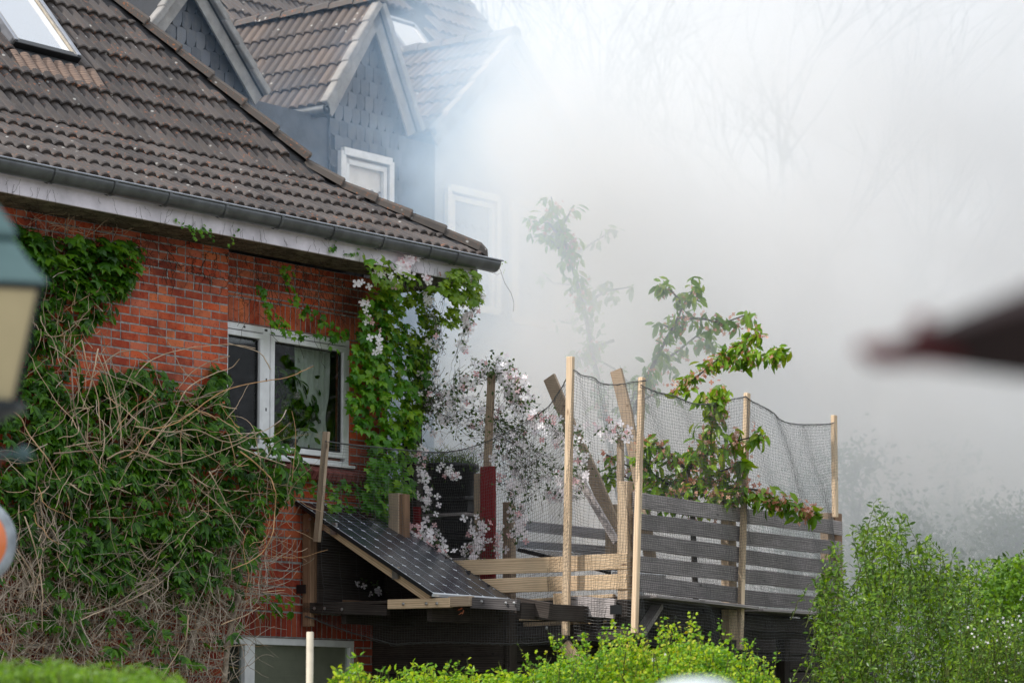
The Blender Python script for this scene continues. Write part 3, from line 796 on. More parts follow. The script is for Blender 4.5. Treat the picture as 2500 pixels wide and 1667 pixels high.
# rounded stop end
cap_ = [H(SE + .06 + .05*math.sin(b)*1.0, GT + .088*math.cos(a)*math.cos(b), GZ + .122*math.sin(a)*math.cos(b)) for b in np.linspace(0, 1.55, 6) for a in np.linspace(math.pi, 2*math.pi, 13)]
gm.add(cap_, [[r*13+i, r*13+i+1, (r+1)*13+i+1, (r+1)*13+i] for r in range(5) for i in range(12)])
gutter = gm.build('gutter', M['zinc'], house, True)
bd = MB(); bd.tube([H(S0, GT + .09, GZ + .004), H(SE + .10, GT + .09, GZ + .004)], .0105, 8); bd.build('gutter_bead', M['alu'], gutter, True)
for px in (131, 277, 410, 548, 684, 813, 934, 1049, 1115):
    s, t, z = stz(PT(px, 400 + px*.2, GT + .05))
    jm = MB(); pr = [(a*1.09, b*1.09) for a, b in gp]; n = len(pr)
    jm.add([H(s - .02, GT+a, GZ+b) for a, b in pr] + [H(s + .02, GT+a, GZ+b) for a, b in pr], [[i, i+1, n+i+1, n+i] for i in range(n-1)])
    jm.build('gutter_joint', M['zinc'], gutter)

# roof window
rw = put('roof_window', None, Matrix.Translation(V(RP(-3.85, 2.3))), house)
def RW(s, u, h): return RP(s, u) + N2 * h
s0, s1, u0, u1 = -4.30, -3.38, 1.97, 3.3
cu = math.cos(b2_)
def rwbar(name, mat, A, B, wd, h): return beam(name, A, B, wd, h, mat, rw, up=N2, r=.006)
rwbar('side_cover', M['alu'], RW(s1 - .025, u0, .10), RW(s1 - .025, u1, .10), .05, .10)
rwbar('side_cover', M['alu'], RW(s0 + .025, u0, .10), RW(s0 + .025, u1, .10), .05, .10)
rwbar('inner_trim', M['alu_warm'], RW(s1 - .07, u0 + .01, .09), RW(s1 - .07, u1, .09), .03, .09)
rwbar('inner_trim', M['alu_warm'], RW(s0 + .07, u0 + .01, .09), RW(s0 + .07, u1, .09), .03, .09)
rwbar('glazing_bar', M['upvc'], RW(s1 - .11, u0 + .02, .08), RW(s1 - .11, u1, .08), .04, .07)
rwbar('bottom_cover', M['black'], RW(s0, u0 + .01, .085), RW(s1, u0 + .01, .085), .075, .10)
rwbar('bottom_cover', M['black'], RW(s0 + .02, u0 - .055, .045), RW(s1 - .02, u0 - .055, .045), .09, .06)
pm = MB(); pm.box(RW((s0+s1)/2, (u0+u1)/2, .088), D*(s1-s0-.16)/2, U2*(u1-u0-.05)/2/cu, N2*.004); pm.build('pane', M['roofglass'], rw)
pm = MB(); pm.box(RW((s0+s1)/2, (u0+u1)/2, .02), D*(s1-s0)/2, U2*(u1-u0)/2/cu, N2*.01); pm.build('blind', M['upvc'], rw)
# pleated lead apron lying over the tiles below
ap = MB(); na = 90; P = []
for j in range(4):
    for i in range(na + 1):
        s = s0 - .10 + (s1 - s0 + .28) * i / na
        ph = ((s - SE) / .155) % 1.0
        h = .036 * max(0, math.sin(math.pi * min(1, max(0, (ph - .05) / .9)))) ** .7
        uu = u0 - .055 - (.02 + .055 * j) + (.012*math.sin(s*20) if j == 3 else 0)
        P.append(RW(s, uu, h + .066 - .004*j))
ap.add(P, [[j*(na+1)+i, j*(na+1)+i+1, (j+1)*(na+1)+i+1, (j+1)*(na+1)+i] for j in range(3) for i in range(na)])
ap.build('apron_flashing', M['flash'], rw)
#PART2
# ------------------------------------------------------------------ the slate-hung houses behind, in the smoke
G0 = PD(925, 200, 40.0)
def BT(px, py, off=0.): return hit(px, py, G0 + off * N, N)
def poly_prism(mb, pts, back):
    n = len(pts); P = list(pts) + [p + back for p in pts]
    c = sum(pts) / n; mb.add(list(pts) + [c], [[i, (i+1) % n, n] for i in range(n)])
    mb.add(P, [[i, n+i, n+(i+1) % n, (i+1) % n] for i in range(n)])
def gable(parent, apex, lb, rb, back=3.6, boards=True, slates=(0, 0), ceil=3.0, over=.22, cols=12, rmesh=None, right_tiles=False):
    # apex, left and right verge feet in pixels on the gable plane; roof runs back from it
    A, L, Rr = BT(*apex, over), BT(*lb, over), BT(*rb, over)
    ul_ = (A - L); Ls = float(np.linalg.norm(ul_)); ul = ul_ / Ls
    ur_ = (A - Rr); Lr = float(np.linalg.norm(ur_)); ur = ur_ / Lr
    nl = np.cross(ul, N); nl = nl if nl[2] > 0 else -nl
    nr = np.cross(N, ur); nr = nr if nr[2] > 0 else -nr
    mb = MB()
    mb.add([L, A, A - N*back, L - N*back], [[0, 1, 2, 3]]); mb.add([Rr, A, A - N*back, Rr - N*back], [[0, 1, 2, 3]])
    rf = mb.build('roof', M['mesh'], parent)
    nrow = max(1, int(round(Ls / .37))); ex = Ls / nrow
    ncl = cols
    tile_field(rf, L - N*(ncl*.31) + nl*.02, N, ul, nl, nrow, ncl, ex, mesh=TILE2)
    # verge tiles and boards
    for (F_, u_, l_, nn) in ((L, ul, Ls, nl), (Rr, ur, Lr, nr)):
        k = max(2, int(round(l_ / .37)))
        for i in range(k):
            a = F_ + u_ * (l_ * i / k) + nn * (.07 + .004*(i % 2)); b = F_ + u_ * (l_ * (i + 1.08) / k) + nn * .05
            beam('verge_tile', a + N*.0, b + N*.0, .12, .10, M['verge'], rf, up=nn, r=.012)
        beam('barge_board', F_ - nn*.08 - N*.05, F_ + u_*l_ - nn*.08 - N*.05, .03, .18, M['verge'], rf, up=nn, r=.003)
    k = int(back / .42)
    for i in range(k):
        a = A + Z*.10 + N*(.05 - i*.42); me = CAP
        put('ridge_cap', me, basis(a, -N) @ Matrix.Scale(1.05, 4), rf)
    return A, L, Rr, rf
bh = thing('slate_hung_house', 'grey slate-hung house with two steep gabled dormers half hidden in smoke', 'house', H(-3, -14, 0))
# wall body
p0 = BT(560, 300); s_l, _, _ = stz(BT(330, 500)); s_r, t_b, _ = stz(BT(1400, 500)); _, t0_, _ = stz(BT(900, 300))
s_m = stz(BT(985, 500))[0]; z_e = stz(BT(985, 335))[2]
def BH(s, t, z): return H(s, t0_ + t, z)
bw = MB()
bw.add([BH(s_l, 0, 0), BH(s_r, 0, 0), BH(s_r, 0, z_e), BH(s_l, 0, z_e)], [[0, 1, 2, 3]])
bw.add([BH(s_r, 0, 0), BH(s_r, -9, 0), BH(s_r, -9, z_e), BH(s_r, 0, z_e)], [[0, 1, 2, 3]])
bw.add([BH(s_l, 0, 0), BH(s_l, -9, 0), BH(s_l, -9, z_e), BH(s_l, 0, z_e)], [[0, 1, 2, 3]])
bwall = bw.build('wall', M['slate'], bh)
# main roof, pitched back from the wall head
Um = -N*math.cos(math.radians(50)) + Z*math.sin(math.radians(50)); Nm = N*math.sin(math.radians(50)) + Z*math.cos(math.radians(50))
s_rv = stz(BT(1235, 300))[0]
SB = -.95
o_ = BH(s_l - 2, SB, z_e - .05)
_r = ray(1180, 60); s_rv = stz(EYE + _r*(((o_ - EYE) @ Nm)/(_r @ Nm)))[0]
mr_ = MB(); mr_.add([o_, BH(s_rv, SB, z_e - .05), BH(s_rv, SB, z_e - .05) + Um*7.5, o_ + Um*7.5], [[0, 1, 2, 3]])
mroof = mr_.build('roof', M['mesh'], bh)
def sk_main(p):
    x, y = proj(p); s, t, z = stz(p)
    if y < -40 or x < 540 or x > 1240: return True
    if 940 < x < 1052 and 30 < y < 135: return True
    return False
nc = int((s_rv - s_l + 2) / .31)
tile_field(mroof, BH(s_rv - nc*.31, SB, z_e - .02), D, Um, Nm, 17, nc, .365, skip=lambda p: sk_main(p) or (proj(p)[1] > 300) or (proj(p)[0] > 880 and proj(p)[1] > 145), mesh=TILE2)
# skylight in it
def MR(px, py, h=0.):  # point on the main roof plane
    r = ray(px, py); k = ((o_ + Nm*h - EYE) @ Nm) / (r @ Nm); return EYE + k*r
ks = put('roof_window', None, Matrix.Translation(V(MR(990, 80))), bh)
q = [MR(950, 55, .12), MR(1030, 72, .12), MR(1050, 128, .12), MR(985, 128, .12)]
a_, b_ = MR(972, 100, .1), MR(1035, 112, .1); c_ = (a_ + b_)/2
pm = MB(); pm.box(MR(1005, 98, .12), D*.36, Um*.42, Nm*.01); pm.build('pane', M['roofglass'], ks)
for (dx, dy, lx) in ((0, .45, 0), (0, -.45, 0)):
    beam('frame', MR(1005, 98, .12) - D*.40 + Um*dy, MR(1005, 98, .12) + D*.40 + Um*dy, .07, .07, M['alu'], ks, up=Nm)
for dx in (-.40, .40): beam('frame', MR(1005, 98, .12) + D*dx - Um*.45, MR(1005, 98, .12) + D*dx + Um*.45, .07, .07, M['alu'], ks, up=Nm)
dorm = put('dormer', None, Matrix.Translation(V(BT(925, 200))), bh)
# gable panels of slate: built slate by slate
def slate_T(w_=.166, h_=.225, rr=.05):
    v = [[-w_/2, 0, 0], [-w_/2, 0, h_]]
    mb = MB()
    o = [(-w_/2, h_), (-w_/2, rr*.6), (-w_/2 + rr*.5, .012), (0, 0), (w_/2 - rr*1.3, .004), (w_/2 - .02, rr*.8), (w_/2, rr*1.9), (w_/2, h_)]
    n = len(o); P = [[x, .012 - .010*z/h_, z] for x, z in o] + [[x, -.004, z] for x, z in o]
    mb.add([[0, .008, h_*.5]] + P, [[0, 1+i, 1+(i+1) % n] for i in range(n)])
    mb.add(P, [[i, n+i, n+(i+1) % n, (i+1) % n] for i in range(n)])
    me = mb.mesh('slate'); me.materials.append(M['slatep']); return me
SL = slate_T()
def slates(parent, poly, t, holes=(), frm=D, nrm=N, limit=999):
    # poly in (s,z) on the plane t
    ss = [p[0] for p in poly]; zs = [p[1] for p in poly]
    B = Matrix((V(frm), V(nrm), V(Z))).transposed().to_4x4(); k = 0
    z = min(zs)
    while z < max(zs):
        s = min(ss) + (.09 if int(round((z - min(zs))/.205)) % 2 else 0)
        while s < max(ss):
            if inpoly(s, z + .1, poly) and not any(a < s < b and c < z + .1 < d_ for a, b, c, d_ in holes):
                put('slate', SL, Matrix.Translation(V(BH(s, t, z)) + V(nrm)*R.uniform(0, .006)) @ B @ Matrix.Rotation(R.uniform(-.05, .05), 4, 'Y') @ Matrix.Rotation(-.03, 4, 'X'), parent); k += 1
            s += .175
        z += .205
def sz(px, py): s, t, z = stz(BT(px, py)); return (s, z)
A, L, Rr, rf1 = gable(bh, (926, 18), (800, 262), (1020, 322), back=4.6, cols=13)
w1 = [sz(926, 30), sz(803, 268), sz(800, 520), sz(984, 560), sz(986, 315)]
wh = (sz(829, 360)[0], sz(953, 390)[0], 0, sz(829, 360)[1])
slates(bwall, w1, .02, [wh])
gw = MB(); gw.add([BT(926, 24), BT(800, 268), BT(1018, 322)], [[0, 1, 2]]); gw.build('gable', M['darkgap'], bh)
# left, broader gable
A2, L2, R2, rf2 = gable(bh, (474, -66), (330, 132), (645, 236), back=3.0, cols=0)
gw = MB(); gw.add([BT(474, -60), BT(325, 140), BT(640, 240)], [[0, 1, 2]]); gw.build('gable', M['darkgap'], bh)
slates(bwall, [sz(474, -60), sz(340, 130), sz(360, 200), sz(640, 400), sz(632, 236)], .02)
# right gable, nearly lost in the smoke
A3, L3, R3, rf3 = gable(bh, (1255, 100), (1062, 330), (1400, 350), back=4.6, cols=13)
gw = MB(); gw.add([BT(1255, 108), BT(1066, 332), BT(1396, 352)], [[0, 1, 2]]); gw.build('gable', M['render'], bh)
gw = MB(); P_ = [BT(1062, 332, .02), BT(1394, 352, .02)]
P_ += [np.array([P_[1][0], P_[1][1], 0]), np.array([P_[0][0], P_[0][1], 0])]
gw.add(P_, [[0, 1, 2, 3]]); gw.build('front_wall', M['render'], bh)
# the dormer cheek to the left of the centre gable, its gutter
beam('eaves_board', BT(798, 272, .1) - N*4.4, BT(798, 272, .1), .03, .12, M['slate'], bh, up=Z)
gm2 = MB(); gm2.tube([BT(797, 268, .22) - N*4.6, BT(797, 268, .22)], .075, 10); gm2.build('gutter', M['zinc'], bh, True)
cm = MB(); a_ = BT(803, 280, 0); cm.add([a_, a_ - N*4.4, np.array([*(a_ - N*4.4)[:2], 0]), np.array([*a_[:2], 0])], [[0, 1, 2, 3]]); cheek = cm.build('cheek_wall', M['slate'], bh)
B_ = Matrix((V(-N), V(-D), V(Z))).transposed().to_4x4()
for r_ in range(7):
    for c_ in range(12):
        sc3 = Matrix.Scale(1.6, 4)
        put('slate', SL, Matrix.Translation(V(a_ - Z*(.34 + r_*.30) - N*(.1 + c_*.30) - D*.01)) @ B_ @ sc3, cheek)
def bwin(x0, y0, x1, y1, y2, t=.05):
    s0, _, z1 = stz(BT(x0, y0, t)); s1, _, z1b = stz(BT(x1, y1, t)); z0 = stz(BT(x0, y2, t))[2]; z1 = (z1 + z1b)/2
    wo = put('window', None, Matrix.Translation(V(BT(x0, y0, t))), bh)
    for (A_, B2) in (((s0, z1), (s1, z1)), ((s0, z0), (s1, z0))):
        beam('frame', BH(A_[0], t+.03, A_[1]), BH(B2[0], t+.03, B2[1]), .07, .10, M['upvc'], wo, up=Z)
    for s in (s0, s1): beam('frame', BH(s, t+.02, z0), BH(s, t+.02, z1), .07, .10, M['upvc'], wo, up=D)
    for s in (s0 + .11, s1 - .11): beam('sash', BH(s, t, z0), BH(s, t, z1 - .08), .06, .07, M['upvc'], wo, up=D)
    beam('sash', BH(s0 + .08, t, z1 - .12), BH(s1 - .08, t, z1 - .12), .06, .07, M['upvc'], wo, up=Z)
    c = MB(); c.box(BH((s0+s1)/2, t - .04, (z0+z1)/2), D*(s1-s0)/2, N*.005, Z*(z1-z0)/2); c.build('net_curtain', M['curtain'], wo)
    for zz in (.35, .75, 1.15):       # scalloped lace hems
        l = MB(); P = [BH(s0 + .15 + (s1-s0-.3)*i/30, t - .03, z1 - .1 - zz + .03*math.sin(i*.9)) for i in range(31)]; l.tube(P, .016, 4); l.build('lace_hem', M['verge'], wo)
bwin(832, 370, 950, 395, 640)
bwin(1092, 458, 1212, 486, 740)
bwin(1248, 492, 1370, 520, 780)

# ------------------------------------------------------------------ the raised timber balcony
bal = thing('timber_balcony', 'raised timber balcony with grey plank railing, light rails and tall net poles', 'balcony', H(1.5, 1.5, 0))
# rail towards the camera's left: plane s = 0
def cz(p, z): p = np.array(p, float); p[2] = z; return p
def plank_s(x0, y0a, y0b, x1, y1a, y1b, s, th, mat, name='railing_plank', warp=.012):
    a, b = PS(x0, (y0a+y0b)/2, s), PS(x1, (y1a+y1b)/2, s)
    h = (abs(PS(x0, y0a, s)[2] - PS(x0, y0b, s)[2]) + abs(PS(x1, y1a, s)[2] - PS(x1, y1b, s)[2])) / 2
    return beam(name, a, b, th, h, mat, bal, up=Z, warp=warp)
plank_s(1086, 1367, 1404, 1532, 1350, 1388, 0, .028, M['rail'])
plank_s(1120, 1416, 1451, 1532, 1400, 1438, 0, .028, M['rail'])
plank_s(1388, 1453, 1500, 1502, 1462, 1510, -.06, .04, M['greywood'])
plank_s(1255, 1462, 1470, 1500, 1450, 1459, .05, .05, M['rail'], 'board')
plank_s(1270, 1510, 1516, 1378, 1503, 1510, -.02, .05, M['rail'], 'board')
def upright(x0, x1, y0, y1, s, dep, mat, name='post', lean=0):
    # an upright whose left face spans x0..x1
    p, q = PS((x0+x1)/2 + lean, y0, s), PS((x0+x1)/2, y1, s)
    wd = abs(stz(PS(x1, y1, s))[1] - stz(PS(x0, y1, s))[1])
    q = H(s + dep/2, stz(q)[1], q[2]); p = H(s + dep/2, stz(p)[1], p[2])
    return beam(name, q, p, dep, wd, mat, bal, up=N)
upright(1507, 1532, 1174, 1545, .0, .10, M['palewood'])
upright(1350, 1374, 1447, 1498, -.10, .06, M['rail'], 'block')
# rail running back to the right: plane through the corner, direction E2
EA = math.radians(29.5)
E2 = np.array([math.sin(EA), math.cos(EA), 0]); NE = np.array([math.cos(EA), -math.sin(EA), 0])
BC = PS(1540, 1300, 0.)
def PE(px, py, off=0.): return hit(px, py, BC + off*NE, NE)
def plank_e(x0, y0a, y0b, x1, y1a, y1b, off=0, th=.03, mat=None, name='railing_plank', warp=.014):
    a, b = PE(x0, (y0a+y0b)/2, off), PE(x1, (y1a+y1b)/2, off)
    h = (abs(PE(x0, y0a)[2] - PE(x0, y0b)[2]) + abs(PE(x1, y1a)[2] - PE(x1, y1b)[2])) / 2
    return beam(name, a, b, th, h, mat or M['greywood'], bal, up=Z, warp=warp)
LP = [((1201, 1239), (1237, 1274)), ((1252, 1291), (1285, 1323)), ((1303, 1343), (1333, 1371)), ((1355, 1393), (1384, 1420)), ((1405, 1446), (1432, 1470))]
for (a, b), (c, d_) in LP: plank_e(1547, a-2, b-2, 1806, c, d_)
RPk = [((1241, 1277), (1271, 1306)), ((1292, 1328), (1322, 1354)), ((1338, 1375), (1372, 1403)), ((1387, 1425), (1415, 1446)), ((1434, 1476), (1466, 1494))]
for (a, b), (c, d_) in RPk: plank_e(1812, a, b, 2053, c, d_)
plank_e(1552, 1452, 1460, 1800, 1480, 1487, -.06, .5, M['greywood'], 'deck_edge', 0)
plank_e(1812, 1484, 1492, 2050, 1500, 1507, -.06, .5, M['greywood'], 'deck_edge', 0)
plank_e(1590, 1482, 1532, 1795, 1502, 1547, -.30, .06, M['darkwood'], 'joist', 0)
plank_e(1812, 1505, 1560, 2060, 1516, 1560, -.30, .06, M['darkwood'], 'joist', 0)
def up_e(x0, x1, y0, y1, off, dep, mat, name='post'):
    p, q = PE((x0+x1)/2, y0, off), PE((x0+x1)/2, y1, off)
    wd = np.linalg.norm((PE(x1, y1, off) - PE(x0, y1, off)))
    return beam(name, cz(p, q[2]), p, dep, min(wd, .2), mat, bal, up=E2)
up_e(1766, 1790, 1225, 1560, -.12, .09, M['palewood'])
up_e(2010, 2030, 1252, 1700, -.12, .10, M['tanwood'])
up_e(2030, 2047, 1252, 1700, -.10, .09, M['brownwood'])
up_e(1764, 1795, 1485, 1667, -.20, .12, M['darkwood'])
beam('brace', PE(1562, 1548, -.1), PE(1606, 1478, -.1), .05, .12, M['greywood'], bal, up=NE)
beam('brace', PE(1960, 1500, -.2), PE(2030, 1660, -.2), .05, .07, M['darkwood'], bal, up=NE)
# net poles
def pole(x0, y0, x1, y1, wpx, f_, mat=M['palewood'], dep=.045):
    p, q = f_(x0, y0), f_(x1, y1); return beam('net_pole', q, p, dep, wpx, mat, bal, up=N, r=.005)
pole(1393, 870, 1381, 1550, .075, lambda x, y: PS(x, y, -.16), dep=.05)
pole(1567, 921, 1549, 1545, .055, lambda x, y: PE(x, y, .07), dep=.06)
pole(1824, 959, 1806, 1585, .050, lambda x, y: PE(x, y, .07), dep=.07)
pole(2036, 1013, 2039, 1262, .050, lambda x, y: PE(x, y, -.02), dep=.07)
pole(797, 1053, 774, 1322, .075, lambda x, y: PS(x, y, -1.42), M['tanwood'], .04)
# side platform that carries the panel (plane s = -1.25)
sp = -1.25
def plank_p(x0, y0, x1, y1, hpx, th, mat, name='frame_beam', s=sp, warp=0):
    a, b = PS(x0, y0, s), PS(x1, y1, s); h = hpx / 245.; return beam(name, a, b, th, h, mat, bal, up=Z, warp=warp)
plank_p(743, 1482, 948, 1489, 26, .06, M['darkwood'])
plank_p(950, 1474, 1102, 1470, 23, .06, M['rail'], 'joint_board', sp - .05)
plank_p(1100, 1468, 1152, 1466, 24, .09, M['tanwood'], 'block', sp - .03)
plank_p(1152, 1470, 1266, 1476, 26, .06, M['darkgrey'], s=sp)
plank_p(1262, 1476, 1345, 1490, 38, .06, M['darkwood'], s=sp + .3)
plank_p(838, 1470, 930, 1474, 14, .05, M['brownwood'], 'board', sp + .4)
upright(738, 757, 1252, 1528, -1.28, .07, M['brownwood'])
upright(757, 773, 1300, 1500, -1.20, .07, M['brownwood'])
upright(948, 972, 1203, 1400, -.35, .09, M['tanwood'])
upright(974, 988, 1205, 1400, -.33, .09, M['brownwood'])
beam('strut', PS(786, 1277, -1.27), PS(1050, 1462, -1.27), .045, .085, M['rail'], bal, up=Z)
# deck: floor boards and the dark underside
jb = BC; corner = stz(jb)
tmax = corner[1]; zd = 2.92
for i in range(24):                       # boards run with the short rail
    s = .0 + i * .19
    e_t = tmax - .05 + s * math.tan(EA - PHI)
    beam('deck_board', H(s + .09, .05, zd), H(s + .09, e_t, zd), .175, .03, M['darkwood'], bal, up=Z)
for i in range(6):
    beam('deck_board', H(-1.2 + i*.18, .1, zd - .02), H(-1.2 + i*.18, 1.9, zd - .02), .16, .03, M['darkwood'], bal, up=Z)
for t in (.4, 1.5, 2.6): beam('joist', H(-1.2, t, zd - .14), H(4.4, t, zd - .14), .06, .16, M['darkwood'], bal, up=Z)
for (x0, y0, x1, y1, hp, s, mt, nm) in ((1200, 1545, 1500, 1532, 26, .1, 'darkwood', 'beam'), (1280, 1528, 1478, 1522, 20, .2, 'rail', 'board'), (1190, 1535, 1290, 1538, 20, .5, 'tanwood', 'board'), (1345, 1556, 1540, 1548, 22, -.05, 'darkwood', 'beam'),
                                    (900, 1516, 1000, 1518, 5, .3, 'brownwood', 'board')):
    plank_p(x0, y0, x1, y1, hp, .05, M[mt], nm, s)
plank_p(1290, 1642, 1400, 1634, 18, .03, M['redwood'], 'board', -.12)
beam('brace', PS(1378, 1572, -.1), PS(1418, 1625, -.1), .05, .13, M['rail'], bal, up=Z)
for (s, t) in ((0.05, tmax - .1), (4.3, 2.2), (4.3, .4), (2.2, tmax - .5), (-.02, 1.6)):
    beam('post', H(s, t, 0), H(s, t, zd), .12, .12, M['darkwood'], bal, up=N)
# far rail and the big leaning boards
for (x0, a, b, x1, c, d_, s) in ((1266, 1265, 1297, 1480, 1290, 1318, 3.2), (1262, 1317, 1345, 1480, 1330, 1358, 3.2)):
    A_, B_ = PS(x0, (a+b)/2, s), PS(x1, (c+d_)/2, s); beam('railing_plank', A_, B_, .03, .12, M['greywood'], bal, up=Z)
upright(1477, 1503, 1230, 1400, 1.6, .1, M['tanwood'])
upright(1505, 1518, 1060, 1200, 1.3, .05, M['tanwood'])
for (pts, wd, s, mt) in ((((1339, 920), (1392, 1045), (1448, 1165), (1506, 1305)), .150, 1.5, 'tanwood'), (((1502, 903), (1528, 1010), (1547, 1110), (1564, 1200), (1590, 1400), (1600, 1440)), .14, 2.0, 'tanwood'), (((1408, 1160), (1455, 1240), (1503, 1322)), .075, .9, 'greywood')):
    P = [PS(x, y, s) for x, y in pts]
    mb = MB(); n = len(P); T = np.gradient(np.array(P), axis=0); T /= np.linalg.norm(T, axis=1, keepdims=True); Wd = np.cross(T, D)
    rows = []
    for i in range(n): rows += [P[i] - Wd[i]*wd/2, P[i] + Wd[i]*wd/2, P[i] + Wd[i]*wd/2 + D*.035, P[i] - Wd[i]*wd/2 + D*.035]
    mb.add(rows, [[4*i+j, 4*i+(j+1) % 4, 4*i+4+(j+1) % 4, 4*i+4+j] for i in range(n-1) for j in range(4)] + [[0, 1, 2, 3], [4*n-4, 4*n-3, 4*n-2, 4*n-1]])
    o = mb.build('leaning_board', M[mt], bal)
for (x, y, s) in ((985, 1473, sp - .09), (1041, 1472, sp - .09), (1067, 1472, sp - .09), (1176, 1467, sp - .04), (1235, 1471, sp - .04), (1255, 1471, sp - .04), (1289, 1479, sp + .2), (835, 1486, sp - .04), (768, 1484, sp - .04), (793, 1484, sp - .04), (757, 1266, -1.30), (751, 1294, -1.30), (1500, 1521, -.1), (1335, 1531, -.1), (1350, 1551, -.1)):
    mb = MB(); p = PS(x, y, s - .01); lathe(mb, [0, 0, 0], [(0, 0), (.017, 0), (.017, .006), (.009, .008), (.008, .018), (0, .02)], 8)
    put('bolt', mb.mesh('bolt'), basis(p, N, up=-D), bal, M['steel'])
for (x, y) in ((1603, 1488), (1592, 1505), (1648, 1505), (1794, 1503), (1795, 1529)):
    mb = MB(); lathe(mb, [0, 0, 0], [(0, 0), (.017, 0), (.017, .006), (.009, .008), (.008, .018), (0, .02)], 8)
    put('bolt', mb.mesh('bolt'), basis(PE(x, y, -.2), E2, up=NE), bal, M['steel'])
for (p, w_) in ((PS(1504, 1487, -.12), .14), (PS(735, 1437, -1.36), .12), (PS(700, 1436, -1.4), .07)):
    mb = MB(); mb.box(p, N*w_/2, D*.004, Z*.045); mb.build('metal_bracket', M['black'], bal)

# red post, grey top post, black tubs: they stand on the deck
rp = thing('red_post', 'dark red painted timber post standing on the balcony among the clematis', 'post', PS(1190, 1400, .55))
def thg_post(par, name, x0, x1, y0, y1, s, dep, mat, lean=0):
    a, b = PS((x0+x1)/2, y1, s), PS((x0+x1)/2 + lean, y0, s); wd = abs(stz(PS(x1, y1, s))[1] - stz(PS(x0, y1, s))[1])
    return beam(name, a, b, dep, wd, mat, par, up=N)
thg_post(rp, 'red_board', 1175, 1208, 1138, 1470, .55, .05, M['redwood'])
thg_post(rp, 'side_board', 1160, 1174, 1155, 1470, .60, .05, M['tanwood'])
thg_post(rp, 'top_pole', 1182, 1197, 906, 1142, .62, .045, M['tanwood'], 11)
dp = thing('dark_post', 'dark brown weathered post rising beside the ivy-clad corner', 'post', PS(1007, 1400, .45))
thg_post(dp, 'timber', 988, 1024, 1005, 1470, .45, .10, M['darkwood'])
thg_post(dp, 'red_board', 1010, 1026, 1236, 1470, .40, .04, M['redwood'])
gp_ = thing('grey_brown_post', 'grey-brown post between the red post and the middle net pole', 'post', PS(1240, 1400, .9))
thg_post(gp_, 'timber', 1233, 1254, 1225, 1470, .9, .09, M['tanwood'])
tub = thing('black_tub', 'large black plastic tub planted with grass on the balcony shelves', 'tub', PS(1095, 1200, 1.1))
mb = MB(); p = PS(1092, 1195, 1.1); lathe(mb, p, [(.0, -.30), (.26, -.30), (.32, 0.22), (.345, .22), (.345, .27), (.31, .27), (.30, .2), (0, .2)], 28); mb.build('tub', M['rubber'], tub, True)
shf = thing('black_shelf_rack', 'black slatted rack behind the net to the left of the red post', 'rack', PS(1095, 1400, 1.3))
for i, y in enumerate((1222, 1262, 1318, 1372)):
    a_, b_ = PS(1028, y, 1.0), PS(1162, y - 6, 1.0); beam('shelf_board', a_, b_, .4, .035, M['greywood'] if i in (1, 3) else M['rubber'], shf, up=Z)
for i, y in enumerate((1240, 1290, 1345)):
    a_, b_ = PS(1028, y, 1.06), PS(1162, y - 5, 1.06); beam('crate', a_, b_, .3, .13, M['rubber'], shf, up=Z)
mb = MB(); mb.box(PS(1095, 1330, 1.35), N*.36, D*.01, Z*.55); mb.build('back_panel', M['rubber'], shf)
gr = MB(); 
for i in range(260):
    a_ = p + np.array([R.uniform(-.28, .28), R.uniform(-.28, .28), .18]); gr.tube([a_, a_ + [R.gauss(0, .05), R.gauss(0, .05), R.uniform(.05, .2)], a_ + [R.gauss(0, .10), R.gauss(0, .1), R.uniform(.1, .3)]], [.004, .003, .001], 3)
gr.build('grass_blades', M['privet'], tub, kind='stuff')

# shed guessed from a red board, run long as dark backing under the deck
shd = thing('shed_backdrop', 'dark red-brown shed wall, lengthened as a dark backdrop in the shade under the balcony', 'shed', H(2, 1, 0))
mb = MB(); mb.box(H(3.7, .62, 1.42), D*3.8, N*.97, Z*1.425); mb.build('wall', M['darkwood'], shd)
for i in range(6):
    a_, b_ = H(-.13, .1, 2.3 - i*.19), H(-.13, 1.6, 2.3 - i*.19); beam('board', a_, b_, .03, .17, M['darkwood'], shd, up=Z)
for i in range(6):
    a_, b_ = H(-.1, 1.63, 2.6 - i*.19), H(7.4, 1.63, 2.6 - i*.19); beam('board', a_, b_, .03, .17, M['darkwood'], shd, up=Z)

